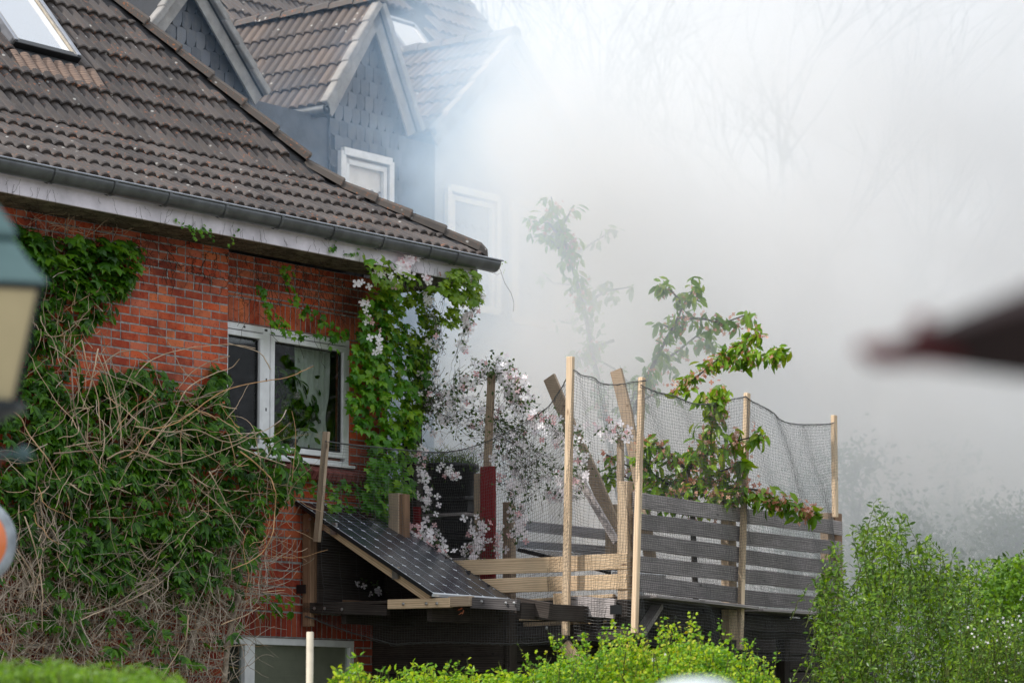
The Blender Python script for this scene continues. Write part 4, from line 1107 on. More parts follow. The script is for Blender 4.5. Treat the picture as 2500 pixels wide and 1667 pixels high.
# ---- solar panels
def solar(name_lab, P00, P10, P01, nx, ny, parts=True):
    # P00 top left, P10 top right, P01 bottom left
    ex, ey = P10 - P00, P01 - P00; lx, ly = np.linalg.norm(ex), np.linalg.norm(ey); ax, ay = ex/lx, ey/ly
    ay = ay - ax*(ax@ay); ay /= np.linalg.norm(ay); nn = np.cross(ay, ax); nn = nn if nn[2] > 0 else -nn
    t = thing('solar_panel', name_lab, 'solar panel', P00)
    c = P00 + ax*lx/2 + ay*ly/2
    mb = MB(); mb.box(c - nn*.009, ax*(lx/2-.012), ay*(ly/2-.012), nn*.010); mb.build('back_sheet', M['silver'], t)
    for (a_, b_) in ((P00, P00+ax*lx), (P00+ay*ly, P00+ay*ly+ax*lx)): beam('frame', a_ - nn*.014, b_ - nn*.014, .030, .038, M['silver'], t, up=nn)
    for (a_, b_) in ((P00, P00+ay*ly), (P00+ax*lx, P00+ay*ly+ax*lx)): beam('frame', a_ - nn*.016, b_ - nn*.016, .012, .042, M['black'], t, up=nn)
    cm_ = MB(); w_, h_ = (lx-.03)/nx, (ly-.03)/ny; g_ = .005; gx = .009; k_ = .015
    o = [(-w_/2+gx+k_, -h_/2+g_), (w_/2-gx-k_, -h_/2+g_), (w_/2-gx, -h_/2+g_+k_), (w_/2-gx, h_/2-g_-k_), (w_/2-gx-k_, h_/2-g_), (-w_/2+gx+k_, h_/2-g_), (-w_/2+gx, h_/2-g_-k_), (-w_/2+gx, -h_/2+g_+k_)]
    P = [(x, y, .002) for x, y in o] + [(x, y, -.002) for x, y in o]
    cm_.add([[0, 0, .002]] + P, [[0, 1+i, 1+(i+1) % 8] for i in range(8)]); cm_.add(P, [[i, 8+i, 8+(i+1) % 8, (i+1) % 8] for i in range(8)])
    me = cm_.mesh('solar_cell'); me.materials.append(M['cell'])
    B = Matrix((V(ax), V(ay), V(nn))).transposed().to_4x4()
    for i in range(nx):
        for j in range(ny):
            put('solar_cell', me, Matrix.Translation(V(P00 + ax*(.015 + w_*(i+.5)) + ay*(.015 + h_*(j+.5)) + nn*.003)) @ B, t)
    return t, c, ax, ay, nn, lx, ly
pTL, pTR = PS(722, 1222, -1.36), None
pBL = PS(1058, 1447, -1.36)
pTR = hit(915, 1243, pTL, N)
sol, sc0, sax, say, snn, slx, sly = solar('glossy black solar panel propped at a slant beside the brick wall', pTL, pTR, pBL, 6, 10)
for (x, y) in ((815, 1297), (966, 1405)):
    p = PS(x, y, -1.33); mb = MB(); mb.box(p + Z*.03, N*.035, D*.015, Z*.06); mb.build('clamp', M['steel'], sol)
q0 = PS(1265, 1337, 1.0)
solar('second solar panel lying flat behind the light timber rails', q0, q0 + D*1.0 + N*.0, q0 + N*1.2 - Z*.28, 5, 8)

# ---- bird net, knotted twine as real strands
net = thing('bird_net', 'black bird net strung between the pale poles around the balcony', 'net', BC)
def netting(Pf, nu, nv, r=.0015):
    G = np.array([[Pf(i/nu, j/nv) for j in range(nv+1)] for i in range(nu+1)])
    G += gn(G.shape[0]*G.shape[1], .0022).reshape(G.shape)
    a = [G[:-1].reshape(-1, 3), G[:, :-1].reshape(-1, 3)]; b = [G[1:].reshape(-1, 3), G[:, 1:].reshape(-1, 3)]
    a, b = np.concatenate(a), np.concatenate(b); n = len(a); d_ = b - a
    ref = np.array([.2, -.7, .68]); x = np.cross(d_, ref); x /= (np.linalg.norm(x, axis=1, keepdims=True)+1e-9); y = np.cross(d_, x); y /= (np.linalg.norm(y, axis=1, keepdims=True)+1e-9)
    vs = []
    for e in (a, b):
        for k in range(3):
            th = k*2.0944; vs.append(e + r*(math.cos(th)*x + math.sin(th)*y))
    v = np.stack(vs, 1).reshape(-1, 3); base = (np.arange(n)*6)[:, None, None]
    f = np.array([[0, 1, 4, 3], [1, 2, 5, 4], [2, 0, 3, 5]])[None] + base
    mb = MB(); mb.add(v, f.reshape(-1, 4)); mb.build('netting', M['net'], net, kind='stuff')
    e = MB(); e.tube(G[:, -1], .006, 4); e.tube(G[:, -1] - Z*.012 + gn(nu+1, .006), .003, 3); e.build('hem_cord', M['net'], net)
def span(P0, P1, z0, z1, sag, zb0, zb1, bulge, nrm, seed, lastsag=0):
    # P0,P1 plan points; z0,z1 top heights; zb bottom heights
    def f(u, v):
        p = P0 + (P1 - P0)*u
        zt = z0 + (z1 - z0)*u - sag*4*u*(1-u); zb = zb0 + (zb1 - zb0)*u
        zz = zb + (zt - zb)*v
        wv = .035*math.sin(u*7 + seed)*math.sin(v*6 + seed*2) + .02*math.sin(u*19 + v*13 + seed)
        q = p + nrm*(wv + bulge*math.sin(math.pi*u)*math.sin(math.pi*min(1, v*1.0))) ; q[2] = zz + .012*math.sin(u*11+seed)*math.sin(v*17)
        return q
    return f
def zat(f_, x, y): return float(f_(x, y)[2])
fS = lambda x, y: PS(x, y, -.20)
fE = lambda x, y: PE(x, y, .115)
c0n, c1n, c2n, c3n, c4n = PS(1025, 1080, -.20), fS(1390, 900), fE(1566, 936), fE(1822, 966), PE(2036, 1028, .03)
pl_ = lambda p: np.array([p[0], p[1], 0.])
cell = .030
def nn_(a, b): return max(4, int(np.linalg.norm(pl_(b) - pl_(a)) / cell))
netting(span(pl_(c1n), pl_(c2n), c1n[2], c2n[2]+.02, .07, zat(fS, 1385, 1560), zat(fE, 1555, 1570), .05, NE, 1), nn_(c1n, c2n), 86)
netting(span(pl_(c2n), pl_(c3n), c2n[2], c3n[2], .13, zat(fE, 1555, 1570), zat(fE, 1815, 1600), .06, NE, 2), nn_(c2n, c3n), 84)
netting(span(pl_(c3n), pl_(c4n), c3n[2], c4n[2], .15, zat(fE, 1815, 1610), zat(fE, 2030, 1610), .10, NE, 3), nn_(c3n, c4n), 84)
# the long left span falls from the tall pole towards the wall
cL = PS(790, 1078, -1.46); cM = PS(1110, 1072, -.60)
def left_net(u, v):
    # u 0 at the wall end pole, 1 at the tall pole
    sa, ta, _ = stz(cL); sb, tb, _ = stz(c1n); t_ = ta*(1-u) + tb*u
    s_ = 0.02 + (sa - .02)*max(0, 1-u/.10)**1.5 + (sb - .02)*max(0, (u-.8)/.2); p = pl_(H(s_, t_, 0))
    zt = cL[2] + (c1n[2] - cL[2]) * (u**2.6) - .03*math.sin(u*3.14)
    zb = zat(lambda x, y: PS(x, y, -1.3), 780, 1500)*(1-u) + zat(fS, 1385, 1562)*u - .14*math.sin(math.pi*u)
    q = p + (-D)*(.05*math.sin(u*8)*math.sin(v*5)) + N*.02*math.sin(v*14+u*9) - D*(.25*math.sin(math.pi*u)*math.sin(math.pi*v))*0
    q[2] = zb + (zt - zb)*v
    return q
netting(left_net, nn_(cL, c1n), 62)
def sag_net(u, v):
    x = 745 + (1385-745)*u; y = 1484 + (1556 - 1484 + 16*math.sin(math.pi*u))*v*(.25 + .75*min(1, 3*u)) + 6*math.sin(u*9)*v
    return PS(x, y, sp - .06 + .10*math.sin(v*3.1) + (1.05*u if u > .0 else 0))
netting(sag_net, 95, 12)
for i in range(5):  # dark boards added below the panel in place of its shade
    beam('shade_board', H(-.14, .06, 2.88 + i*.15), H(-.14, (1.7, 1.45, 1.2, .9, .6)[i] , 2.88 + i*.15), .02, .153, M['darkwood'], bal, up=Z)
for i in range(5):  # same dark boards flat against the brick, deepening the shade there
    beam('shade_board', H(-1.22, .07, 2.98 + i*.15), H(-.16, .07, 2.98 + i*.15), .02, .153, M['darkwood'], bal, up=Z)
#PART3
# ------------------------------------------------------------------ plants on the house
def mats(n, out=1.0, up=.4, spread=.55, tipz=-1., tipsp=.5, nb=None):
    nb = N if nb is None else nb
    return orient(gn(n, spread) + nb*out + Z*up, gn(n, tipsp) + Z*tipz + nb*.15)
def wob(a, b, n, amp):
    a, b = np.asarray(a, float), np.asarray(b, float); t = np.linspace(0, 1, n)[:, None]
    w_ = np.cumsum(NR.normal(0, amp, (n, 3)), 0); w_ -= t*w_[-1]
    return a + (b - a)*t + w_
lc = thing('wall_creeper', 'dark green creeper with pale bare stems covering the left of the brick wall', 'creeper', H(-4.5, .2, 0))
PA = [((-40, 560), (60, 555), (110, 590), (200, 600), (350, 590), (352, 640), (325, 690), (300, 740), (262, 770), (215, 800), (192, 850), (205, 930), (230, 1010), (200, 1100), (-40, 1100)), 1.0]
PB = [((180, 1000), (235, 935), (300, 905), (355, 890), (420, 930), (470, 965), (520, 900), (560, 900), (560, 1010), (610, 1050), (560, 1130), (300, 1200), (60, 1200), (20, 1100)), 1.1]
PBr = [((560, 1075), (620, 1040), (690, 1075), (745, 1110), (758, 1160), (740, 1195), (690, 1230), (640, 1260), (520, 1330), (300, 1400), (230, 1420), (60, 1330), (-30, 1250), (-30, 1150), (300, 1130)), 1.2]
PC = [((130, 1300), (400, 1300), (640, 1260), (640, 1330), (600, 1400), (430, 1470), (240, 1440), (130, 1400)), .55]
PD_ = [((-30, 1330), (600, 1400), (610, 1480), (560, 1560), (560, 1640), (-30, 1640)), .30]
def bush_t(x, y):
    b = .06
    if y > 880: b = .10 + .30*min(1, (y-880)/300) * (1 if x > 150 else .8)
    return R.uniform(.02, b + .06) if R.random() < .6 else b + R.uniform(0, .10)
n = 3300
pos = sample([PA, PB, PBr, PC, PD_], n, bush_t); n = len(pos)
# clumpy: drop points by a slow noise
from mathutils import noise as mnoise
keep = np.array([mnoise.noise(V(p)*2.6) + R.uniform(-.25, .25) > -.22 for p in pos]); pos = pos[keep]; n = len(pos)
scatter(lc, 'leaf', CREEP5, M['creeper'], pos, mats(n, .9, .75, .4, -.55, .7), NR.uniform(.085, .15, n), top=300, stuff_name='foliage', rank=np.array([-(p - C0) @ N*0 + R.random() + 2*((p - C0) @ N) for p in pos]))
tangle_top = [((60, 500), (360, 575), (560, 625), (560, 660), (360, 640), (60, 600))]
# drooping bigger leaves under the eaves
pos = sample([[((20, 560), (330, 590), (345, 640), (300, 700), (200, 740), (90, 700), (20, 640)), 1]], 330, lambda x, y: R.uniform(.06, .22)); n = len(pos)
scatter(lc, 'large_leaf', LOBED, M['creeper'], pos, mats(n, .7, .9, .35, -.9, .4), NR.uniform(.07, .12, n), top=0, stuff_name='foliage')
# dense dark under-leaves hug the wall so the bricks do not show through
pos = sample([PA, PB, PBr, PC], 2600, lambda x, y: R.uniform(.01, .06) + (.12 if y > 950 else 0)); n = len(pos)
scatter(lc, 'under_leaf', OVAL, M['creeper'], pos, mats(n, 1, .2, .5, -1, .6), NR.uniform(.09, .15, n), stuff_name='foliage')
# stems: pale whips by hand, then the tangle
whips = [
 [(175, 900), (178, 985), (192, 1050), (235, 1125), (250, 1180)], [(30, 1000), (52, 1020), (70, 1060), (120, 1120), (150, 1170), (175, 1215), (175, 1240)],
 [(240, 850), (225, 930), (205, 990)], [(235, 860), (262, 920), (282, 985), (293, 1040), (296, 1110)], [(250, 865), (283, 960), (300, 1100)],
 [(300, 1105), (340, 1050), (360, 1000), (400, 980), (450, 990), (500, 960), (560, 940)], [(200, 830), (215, 900), (240, 960), (247, 1050), (252, 1085)],
 [(290, 1120), (330, 1105), (360, 1050), (420, 1040), (480, 1000), (540, 955), (620, 935), (700, 925), (745, 905), (762, 895)], [(255, 1100), (350, 990), (440, 985), (520, 970)],
 [(245, 895), (290, 860), (340, 858), (372, 885), (385, 930), (400, 955)], [(330, 920), (352, 885), (400, 862), (470, 850), (560, 840), (620, 848)],
 [(350, 1120), (395, 1050), (430, 1005), (450, 960), (480, 930), (530, 905), (570, 895), (592, 872)], [(330, 1040), (420, 1055), (480, 1040), (560, 1080), (625, 1045)],
 [(260, 1120), (300, 1095), (350, 1100), (420, 1135), (490, 1120), (580, 1085), (640, 1050)], [(130, 1105), (200, 1098), (255, 1100)], [(150, 1095), (240, 1080), (256, 1085)],
 [(580, 1090), (640, 1120), (700, 1140)], [(585, 1100), (625, 1130), (660, 1165), (670, 1200), (668, 1250), (662, 1310), (640, 1345), (600, 1372), (560, 1385)],
 [(510, 1150), (540, 1200), (565, 1250), (600, 1300), (622, 1330)], [(480, 1000), (520, 1010), (560, 1060), (575, 1120), (590, 1180)],
 [(430, 1130), (500, 1190), (560, 1200), (605, 1205)], [(440, 1080), (450, 1160), (445, 1240), (470, 1310), (500, 1370), (505, 1430)],
 [(170, 1180), (215, 1210), (260, 1205), (330, 1180)], [(320, 1110), (330, 1190), (318, 1260), (350, 1340), (375, 1420), (390, 1490), (370, 1560)],
 [(155, 1385), (170, 1382), (220, 1355), (262, 1335)], [(280, 1330), (305, 1325), (345, 1340), (362, 1370), (395, 1340)], [(300, 1340), (330, 1380), (352, 1440), (395, 1500), (398, 1530), (370, 1590)],
 [(180, 1520), (250, 1490), (300, 1470), (380, 1430), (420, 1395)], [(60, 1260), (80, 1330), (95, 1400), (98, 1460), (95, 1540)], [(40, 1340), (85, 1410), (130, 1480), (165, 1540)],
 [(540, 1525), (600, 1502), (632, 1483)], [(540, 1590), (560, 1575), (603, 1570)], [(462, 1500), (458, 1560), (430, 1600), (392, 1655)], [(640, 1445), (690, 1440), (697, 1439)],
 [(660, 900), (640, 860), (560, 840)], [(700, 1000), (680, 1030), (640, 1055), (560, 1060), (480, 1085)], [(560, 870), (520, 880), (470, 905), (430, 960), (420, 1010)],
]
for w_ in whips:
    P = []
    for i in range(len(w_) - 1):
        for k in range(4):
            a = k/4; x = w_[i][0]*(1-a) + w_[i+1][0]*a; y = w_[i][1]*(1-a) + w_[i+1][1]*a; P.append((x, y))
    P.append(w_[-1]); t0 = R.uniform(.28, .55)
    Q = np.array([PT(x, y, t0 + .05*math.sin(i*.7)) for i, (x, y) in enumerate(P)])
    for _ in range(2): Q[1:-1] = (Q[:-2] + Q[1:-1]*2 + Q[2:]) / 4
    Q += np.cumsum(gn(len(Q), .0028), 0)
    mb = MB(); r0 = R.uniform(.0055, .0085); mb.tube(Q, np.linspace(r0, r0*.55, len(Q)), 5); mb.build('bare_stem', M['stem'], lc, True)
def tangle(n, poly, tr, L, rr, mat, down=.4, amp=.030):
    mb = MB(); pts = sample([[poly, 1]], n, lambda x, y: R.uniform(*tr))
    for p in pts:
        m = R.randint(7, 13); a = R.uniform(0, 6.283); d0 = D*math.cos(a) + Z*(math.sin(a) - down*R.random()) + N*R.gauss(0, .15)
        d0 /= np.linalg.norm(d0); l = R.uniform(*L)
        Q = [p]; dd = d0.copy()
        for _ in range(m):
            dd = dd + gn(1, amp*7)[0]; dd[2] += .02; dd /= np.linalg.norm(dd); Q.append(Q[-1] + dd*l/m)
        r0 = R.uniform(*rr); mb.tube(Q, np.linspace(r0, r0*.5, len(Q)), 3)
    mb.build('stem_tangle', mat, lc, kind='stuff')
low = ((-30, 1290), (120, 1250), (330, 1400), (560, 1330), (660, 1330), (640, 1430), (585, 1500), (565, 1667), (-30, 1667))
mid = ((20, 1100), (250, 960), (420, 930), (560, 960), (640, 1090), (740, 1200), (650, 1330), (300, 1400), (-30, 1330))
tangle(1000, low, (.12, .46), (.35, .8), (.003, .006), M['stem_grey'])
tangle(900, low, (.10, .34), (.25, .6), (.0025, .004), M['stem'])
tangle(300, mid, (.25, .52), (.3, .9), (.003, .0055), M['stem'])
tangle(60, ((120, 640), (260, 700), (230, 1000), (60, 1000)), (.1, .25), (.3, .7), (.003, .005), M['stem'], down=.9)
tangle(50, ((60, 510), (330, 560), (330, 620), (60, 600)), (.02, .10), (.3, .5), (.002, .004), M['stem'], down=-1.)
# old trunks
for w_ in ([(545, 1667), (560, 1560), (582, 1470), (585, 1390), (600, 1360)], [(450, 1640), (480, 1540), (500, 1480), (520, 1440)], [(340, 1520), (352, 1460), (372, 1400), (400, 1350)], [(195, 1560), (150, 1520), (120, 1440)], [(120, 1400), (130, 1300), (128, 1230)], [(50, 1460), (62, 1390), (100, 1340), (130, 1290)], [(145, 1680), (150, 1540)], [(430, 1500), (470, 1450), (500, 1340)]):
    Q = wob(PT(*w_[0], .2), PT(*w_[-1], .25), 3, 0); Q = np.array([PT(x, y, .2) for x, y in w_]) + gn(len(w_), .015)
    mb = MB(); mb.tube(Q, np.linspace(.032, .020, len(Q)), 7); mb.build('trunk', M['stem_grey'], lc, True)

ic = thing('corner_creeper', 'bright green large-leaved creeper hanging from the eaves corner beside the window', 'creeper', H(-.2, .2, 0))
I1 = [((868, 612), (905, 625), (960, 640), (1010, 665), (1060, 690), (1050, 740), (1075, 770), (1068, 820), (1050, 880), (1040, 960), (1025, 1030), (1010, 1120), (1012, 1190), (985, 1250), (930, 1265), (890, 1235), (890, 1150), (905, 1090), (870, 1040), (846, 985), (850, 940), (862, 900), (852, 860), (875, 820), (880, 760), (895, 720), (915, 690), (895, 650)), 1]
I2 = [((1090, 665), (1120, 652), (1170, 660), (1176, 720), (1168, 745), (1145, 735), (1110, 740), (1085, 720), (1070, 700)), .16]
I3 = [((1070, 790), (1100, 740), (1125, 760), (1125, 790), (1095, 800)), .03]
def ct_(x, y):
    if y < 700: return R.uniform(.25, .75)
    return R.uniform(.03, .30) + max(0, (880 - y)/880)*.6
pos = sample([I1], 1500, ct_); n = len(pos)
keep = np.array([mnoise.noise(V(p)*4.2) > -.30 for p in pos]); pos = pos[keep]; n = len(pos)
brt = np.array([(950 - proj(p)[1])/400 + (proj(p)[0] - 930)/300 + R.gauss(0, .35) for p in pos])  # leaves towards the upper right take the lime colour as painted backlight
A_ = pos[brt < .45]; B_ = pos[brt >= .45]
scatter(ic, 'ivy_leaf', LOBED, M['ivy'], A_, mats(len(A_), 1.0, .55, .38, -1., .38), NR.uniform(.055, .105, len(A_)), top=190, stuff_name='foliage', rank=np.array([stz(p)[1] + R.random()*.1 for p in A_]))
scatter(ic, 'backlit_leaf', LOBED, M['backlit_lime'], B_, mats(len(B_), .9, .7, .4, -1., .4), NR.uniform(.05, .09, len(B_)), top=110, stuff_name='foliage', rank=np.array([stz(p)[1] + R.random()*.1 for p in B_]))
pos = np.concatenate([sample([I2], 190, lambda x, y: R.uniform(.45, .8)), sample([I3], 40, lambda x, y: R.uniform(.4, .7))]); n = len(pos)
scatter(ic, 'backlit_leaf', LOBED, M['backlit_lime'], pos, mats(n, .8, .8, .4, -1, .4), NR.uniform(.055, .09, n), stuff_name='foliage')
# patches over the bricks beneath and over the lintel
pos = sample([[((770, 1160), (880, 1175), (960, 1180), (960, 1270), (880, 1250), (800, 1240), (760, 1200)), 1], [((600, 1460), (720, 1440), (715, 1500), (640, 1512)), .25]], 150, lambda x, y: R.uniform(.04, .14)); n = len(pos)
scatter(ic, 'ivy_leaf', LOBED, M['ivy'], pos, mats(n, 1, .5, .4, -1, .4), NR.uniform(.04, .075, n), stuff_name='foliage')
lt = thing('lintel_creeper', 'thin creeper sprig trailing across the brick lintel above the window', 'creeper', PT(720, 760, .03))
trail = [(625, 700), (640, 735), (655, 760), (670, 785), (690, 795)], [(690, 640), (700, 690), (712, 735), (745, 760), (790, 790), (820, 815), (800, 845)], [(655, 790), (700, 812), (740, 822), (820, 810), (850, 822)]
P = []
for w_ in trail:
    Q = np.array([PT(x, y, .035) for x, y in w_]); mb = MB(); mb.tube(Q, .003, 3); mb.build('stem', M['stem_dark'], lt)
    for i in range(len(Q)-1):
        for k in range(9): P.append(Q[i] + (Q[i+1]-Q[i])*R.random() + gn(1, .04)[0]*np.array([1, .3, 1]) + N*.03)
pos = np.array(P); n = len(pos)
scatter(lt, 'leaf', LOBED, M['ivy'], pos, mats(n, 1, .4, .4, -1, .5), NR.uniform(.035, .07, n), top=n)
es = thing('eaves_sprig', 'small sprigs of creeper with dry tendrils clinging to the white fascia board', 'creeper', PT(480, 560, .52))
P = []
for (x, y, k) in ((440, 540, 5), (470, 560, 8), (500, 560, 8), (520, 575, 4), (573, 575, 5), (485, 572, 5), (815, 605, 9), (870, 615, 6)):
    for _ in range(k): P.append(PT(x + R.gauss(0, 9), y + R.gauss(0, 7), .535))
pos = np.array(P); n = len(pos)
scatter(es, 'leaf', LOBED, M['ivy'], pos, mats(n, 1, .4, .4, -1, .5), NR.uniform(.025, .04, n), top=n)
mb = MB()
for i in range(70):
    x = R.uniform(0, 1080); y0 = 425 + x*.204 + R.uniform(0, 25); P0 = PT(x, y0, .53)
    mb.tube(wob(P0, P0 + np.array([0, 0, -R.uniform(.05, .22)]) + D*R.gauss(0, .05), 6, .008), .0014, 3)
mb.build('tendrils', M['stem_dark'], es, kind='stuff')
mb = MB()
for i in range(240):
    x = R.uniform(0, 860); p0 = PT(x, 480 + x*.204, R.uniform(.05, .46)); p0[2] = ZS - .004
    mb.tube(wob(p0, p0 + D*R.gauss(0, .18) + N*R.gauss(0, .08), 7, .012), .0018, 3)
for i in range(260):
    x = R.uniform(20, 900); p0 = PT(x, 520 + x*.19 + R.uniform(-10, 60), .012)
    mb.tube(wob(p0, p0 + Z*R.uniform(-.35, .1) + D*R.gauss(0, .12), 8, .014), .0026, 3)
for i in range(110):      # dark old twigs pinned to the brick under the eaves
    x = R.uniform(560, 900); p0 = PT(x, 640 + (x-560)*.15 + R.uniform(-20, 120), .01)
    mb.tube(wob(p0, p0 + Z*R.gauss(0, .2) + D*R.gauss(0, .15), 8, .012), .0022, 3)
mb.build('dead_twigs', M['stem_dark'], es, kind='stuff')
gs = thing('gutter_tendril', 'thin leafy tendril dangling off the outer end of the gutter', 'creeper', PT(1205, 640, .6))
Q = np.array([PT(x, y, .6) for x, y in ((1195, 632), (1212, 640), (1222, 660), (1232, 690), (1248, 715), (1255, 740), (1253, 760))]); mb = MB(); mb.tube(Q, .0022, 3)
Q2 = np.array([PT(x, y, .6) for x, y in ((1160, 655), (1190, 662), (1215, 670), (1225, 665))]); mb.tube(Q2, .0018, 3); mb.build('stem', M['stem_dark'], gs)
pos = np.array([PT(1200 + R.uniform(-4, 35), 636 + R.uniform(-3, 45)*R.random(), .6) for _ in range(26)])
scatter(gs, 'leaf', QUADL, M['backlit_lime'], pos, mats(26), NR.uniform(.02, .035, 26), top=26)

# ---- clematis: arch of twigs, narrow leaves, four-petalled flowers
cl = thing('clematis', 'clematis smothered in pale pink four-petalled flowers over the balcony posts and net', 'clematis', PS(1150, 1300, .6))
fl, tw, lf = [], MB(), []
def cpt(x, y, s): return PS(x, y, s)
arch = [(1010, 1010), (1050, 985), (1090, 970), (1130, 945), (1165, 915), (1200, 898), (1235, 905), (1250, 935), (1260, 965), (1290, 1000), (1330, 1030), (1375, 1055), (1400, 1075), (1408, 1110), (1412, 1160)]
def band(path, wpx, n_f, n_l, n_t, s=.6, ds=.15, fs=1.):
    for _ in range(n_t):
        i = R.randrange(len(path)-1); a = R.random(); x = path[i][0]*(1-a)+path[i+1][0]*a; y = path[i][1]*(1-a)+path[i+1][1]*a
        j = min(len(path)-1, i + R.choice((1, 2))); p0 = cpt(x + R.gauss(0, wpx), y + R.gauss(0, wpx), s + R.gauss(0, ds)); p1 = cpt(path[j][0] + R.gauss(0, wpx*1.3), path[j][1] + R.gauss(0, wpx*1.3), s + R.gauss(0, ds))
        tw.tube(wob(p0, p1, 7, .02), R.uniform(.0012, .0024), 3)
    for k, arr in ((n_f, fl), (n_l, lf)):
        for _ in range(k):
            i = R.randrange(len(path)-1); a = R.random(); x = path[i][0]*(1-a)+path[i+1][0]*a; y = path[i][1]*(1-a)+path[i+1][1]*a
            arr.append(cpt(x + R.gauss(0, wpx), y + R.gauss(0, wpx), s + R.gauss(0, ds)))
band(arch, 15, 175, 900, 110)
band([(1190, 900), (1235, 905), (1262, 940), (1250, 985)], 14, 90, 300, 40, .55, .1)
band([(1010, 1010), (1060, 1010), (1120, 1020), (1180, 1030), (1240, 1040), (1280, 1080)], 28, 42, 620, 150, .75, .2)
band([(1215, 1000), (1230, 1080), (1250, 1150), (1300, 1160), (1340, 1140)], 34, 36, 480, 120, .8, .25)
band([(1250, 1190), (1262, 1230), (1268, 1270), (1262, 1310)], 12, 42, 150, 20, .4, .05)
band([(1015, 1080), (1030, 1130), (1040, 1180), (1050, 1240), (1060, 1300), (1075, 1350)], 11, 55, 130, 22, .35, .08)
band([(1000, 1300), (1040, 1310), (1065, 1340), (1085, 1360)], 13, 48, 70, 10, -.02, .04)
band([(1180, 1265), (1165, 1300), (1160, 1330), (1150, 1350), (1130, 1350)], 14, 38, 80, 14, .30, .06)
band([(1085, 1140), (1110, 1160), (1120, 1170)], 8, 14, 20, 6, .3, .05)
band([(1375, 1180), (1400, 1165), (1412, 1180), (1405, 1210)], 12, 22, 90, 16, .6, .1)
band([(1470, 1050), (1510, 1055), (1530, 1060)], 13, 30, 90, 20, 1.2, .1)
band([(1330, 1215), (1350, 1205), (1370, 1210)], 9, 12, 30, 6, 1.0, .1)
band([(1215, 1350), (1220, 1300), (1205, 1340)], 12, 16, 30, 6, .4, .1)
band([(812, 1370), (815, 1400), (840, 1455), (880, 1420), (930, 1430), (880, 1500)], 12, 18, 60, 16, -.5, .1)
band([(1000, 860), (1015, 900), (1030, 950), (1050, 1000)], 14, 26, 260, 90, .4, .12)
band([(1035, 700), (1055, 780), (1060, 850), (1050, 920), (1060, 990)], 16, 16, 240, 90, .35, .12)
# hanging by the eaves
for (x, y, k) in ((885, 695, 3), (895, 745, 4), (905, 780, 4), (910, 820, 3), (918, 850, 2), (925, 672, 3), (1000, 640, 6), (1010, 635, 6), (990, 655, 6), (975, 660, 4), (965, 690, 5), (1045, 678, 4), (1040, 735, 3), (980, 640, 4), (1155, 680, 3)):
    for _ in range(k + 1): fl.append(PT(x + R.gauss(0, 9), y + R.gauss(0, 8), .58 if y < 700 else .40))
for _ in range(60):
    a = R.random(); fl_ = PT(1165 - 50*a + R.gauss(0, 9), 720 + 150*a + R.gauss(0, 10), .5); lf.append(fl_)
    if R.random() < .42: fl.append(PT(1160 - 35*a + R.gauss(0, 11), 720 + 140*a, .5))
for (x0, y0, x1, y1) in ((1170, 720, 1110, 880), (1160, 720, 1130, 860), (1115, 880, 1110, 1010), (1150, 870, 1160, 900), (1120, 900, 1112, 970), (1090, 700, 1062, 850), (1140, 730, 1120, 800)):
    for _ in range(3): tw.tube(wob(PT(x0 + R.gauss(0, 4), y0, .5), PT(x1 + R.gauss(0, 5), y1, .5), 12, .012), .0016, 3)
    for _ in range(12): a = R.random(); lf.append(PT(x0*(1-a) + x1*a + R.gauss(0, 5), y0*(1-a) + y1*a, .5))
tw.build('twigs', M['stem_dark'], cl, kind='stuff')
lf = np.array(lf); n = len(lf)
scatter(cl, 'leaves', QUADL, M['dark_leaf'], lf, orient(gn(n), gn(n)), NR.uniform(.028, .06, n))
fl = np.array(fl); n = len(fl); pk = NR.random(n) < .17
view = np.array([-.1, -.9, -.1])
def fmat(k): return orient(gn(k, .45) + view + N*.35, gn(k))
W_ = fl[~pk]; K_ = fl[pk]
scatter(cl, 'flower', FLOWER, M['petal'], W_, fmat(len(W_)), NR.uniform(.036, .054, len(W_)), top=240, stuff_name='flowers')
scatter(cl, 'pink_flower', FLOWER, M['petal_pink'], K_, fmat(len(K_)), NR.uniform(.028, .044, len(K_)), top=60, stuff_name='flowers')

dl = thing('dead_leaf', 'curled rust-brown dead leaf hanging from the light joist under the solar panel', 'leaf', PS(1130, 1490, sp - .12))
pos = np.array([PS(1128, 1484, sp - .12), PS(1132, 1490, sp - .12), PS(1127, 1494, sp - .12)])
M['rust'] = m_leaf('rust_leaf', [(.30, .09, .04), (.45, .18, .09)], .7, .2)
scatter(dl, 'blade', LOBED, M['rust'], pos, mats(3, .2, .1, .6, -1, .3), np.array([.05, .045, .04]), top=3)
dl = thing('dead_leaf', 'tiny red leaf stuck to the white fascia below the outer gutter end', 'leaf', PT(1075, 668, .53))
pos = np.array([PT(1074, 664, .53), PT(1076, 670, .53)])
scatter(dl, 'blade', LOBED, M['rust'], pos, mats(2, 1, .1, .3, -1, .3), np.array([.022, .02]), top=2)
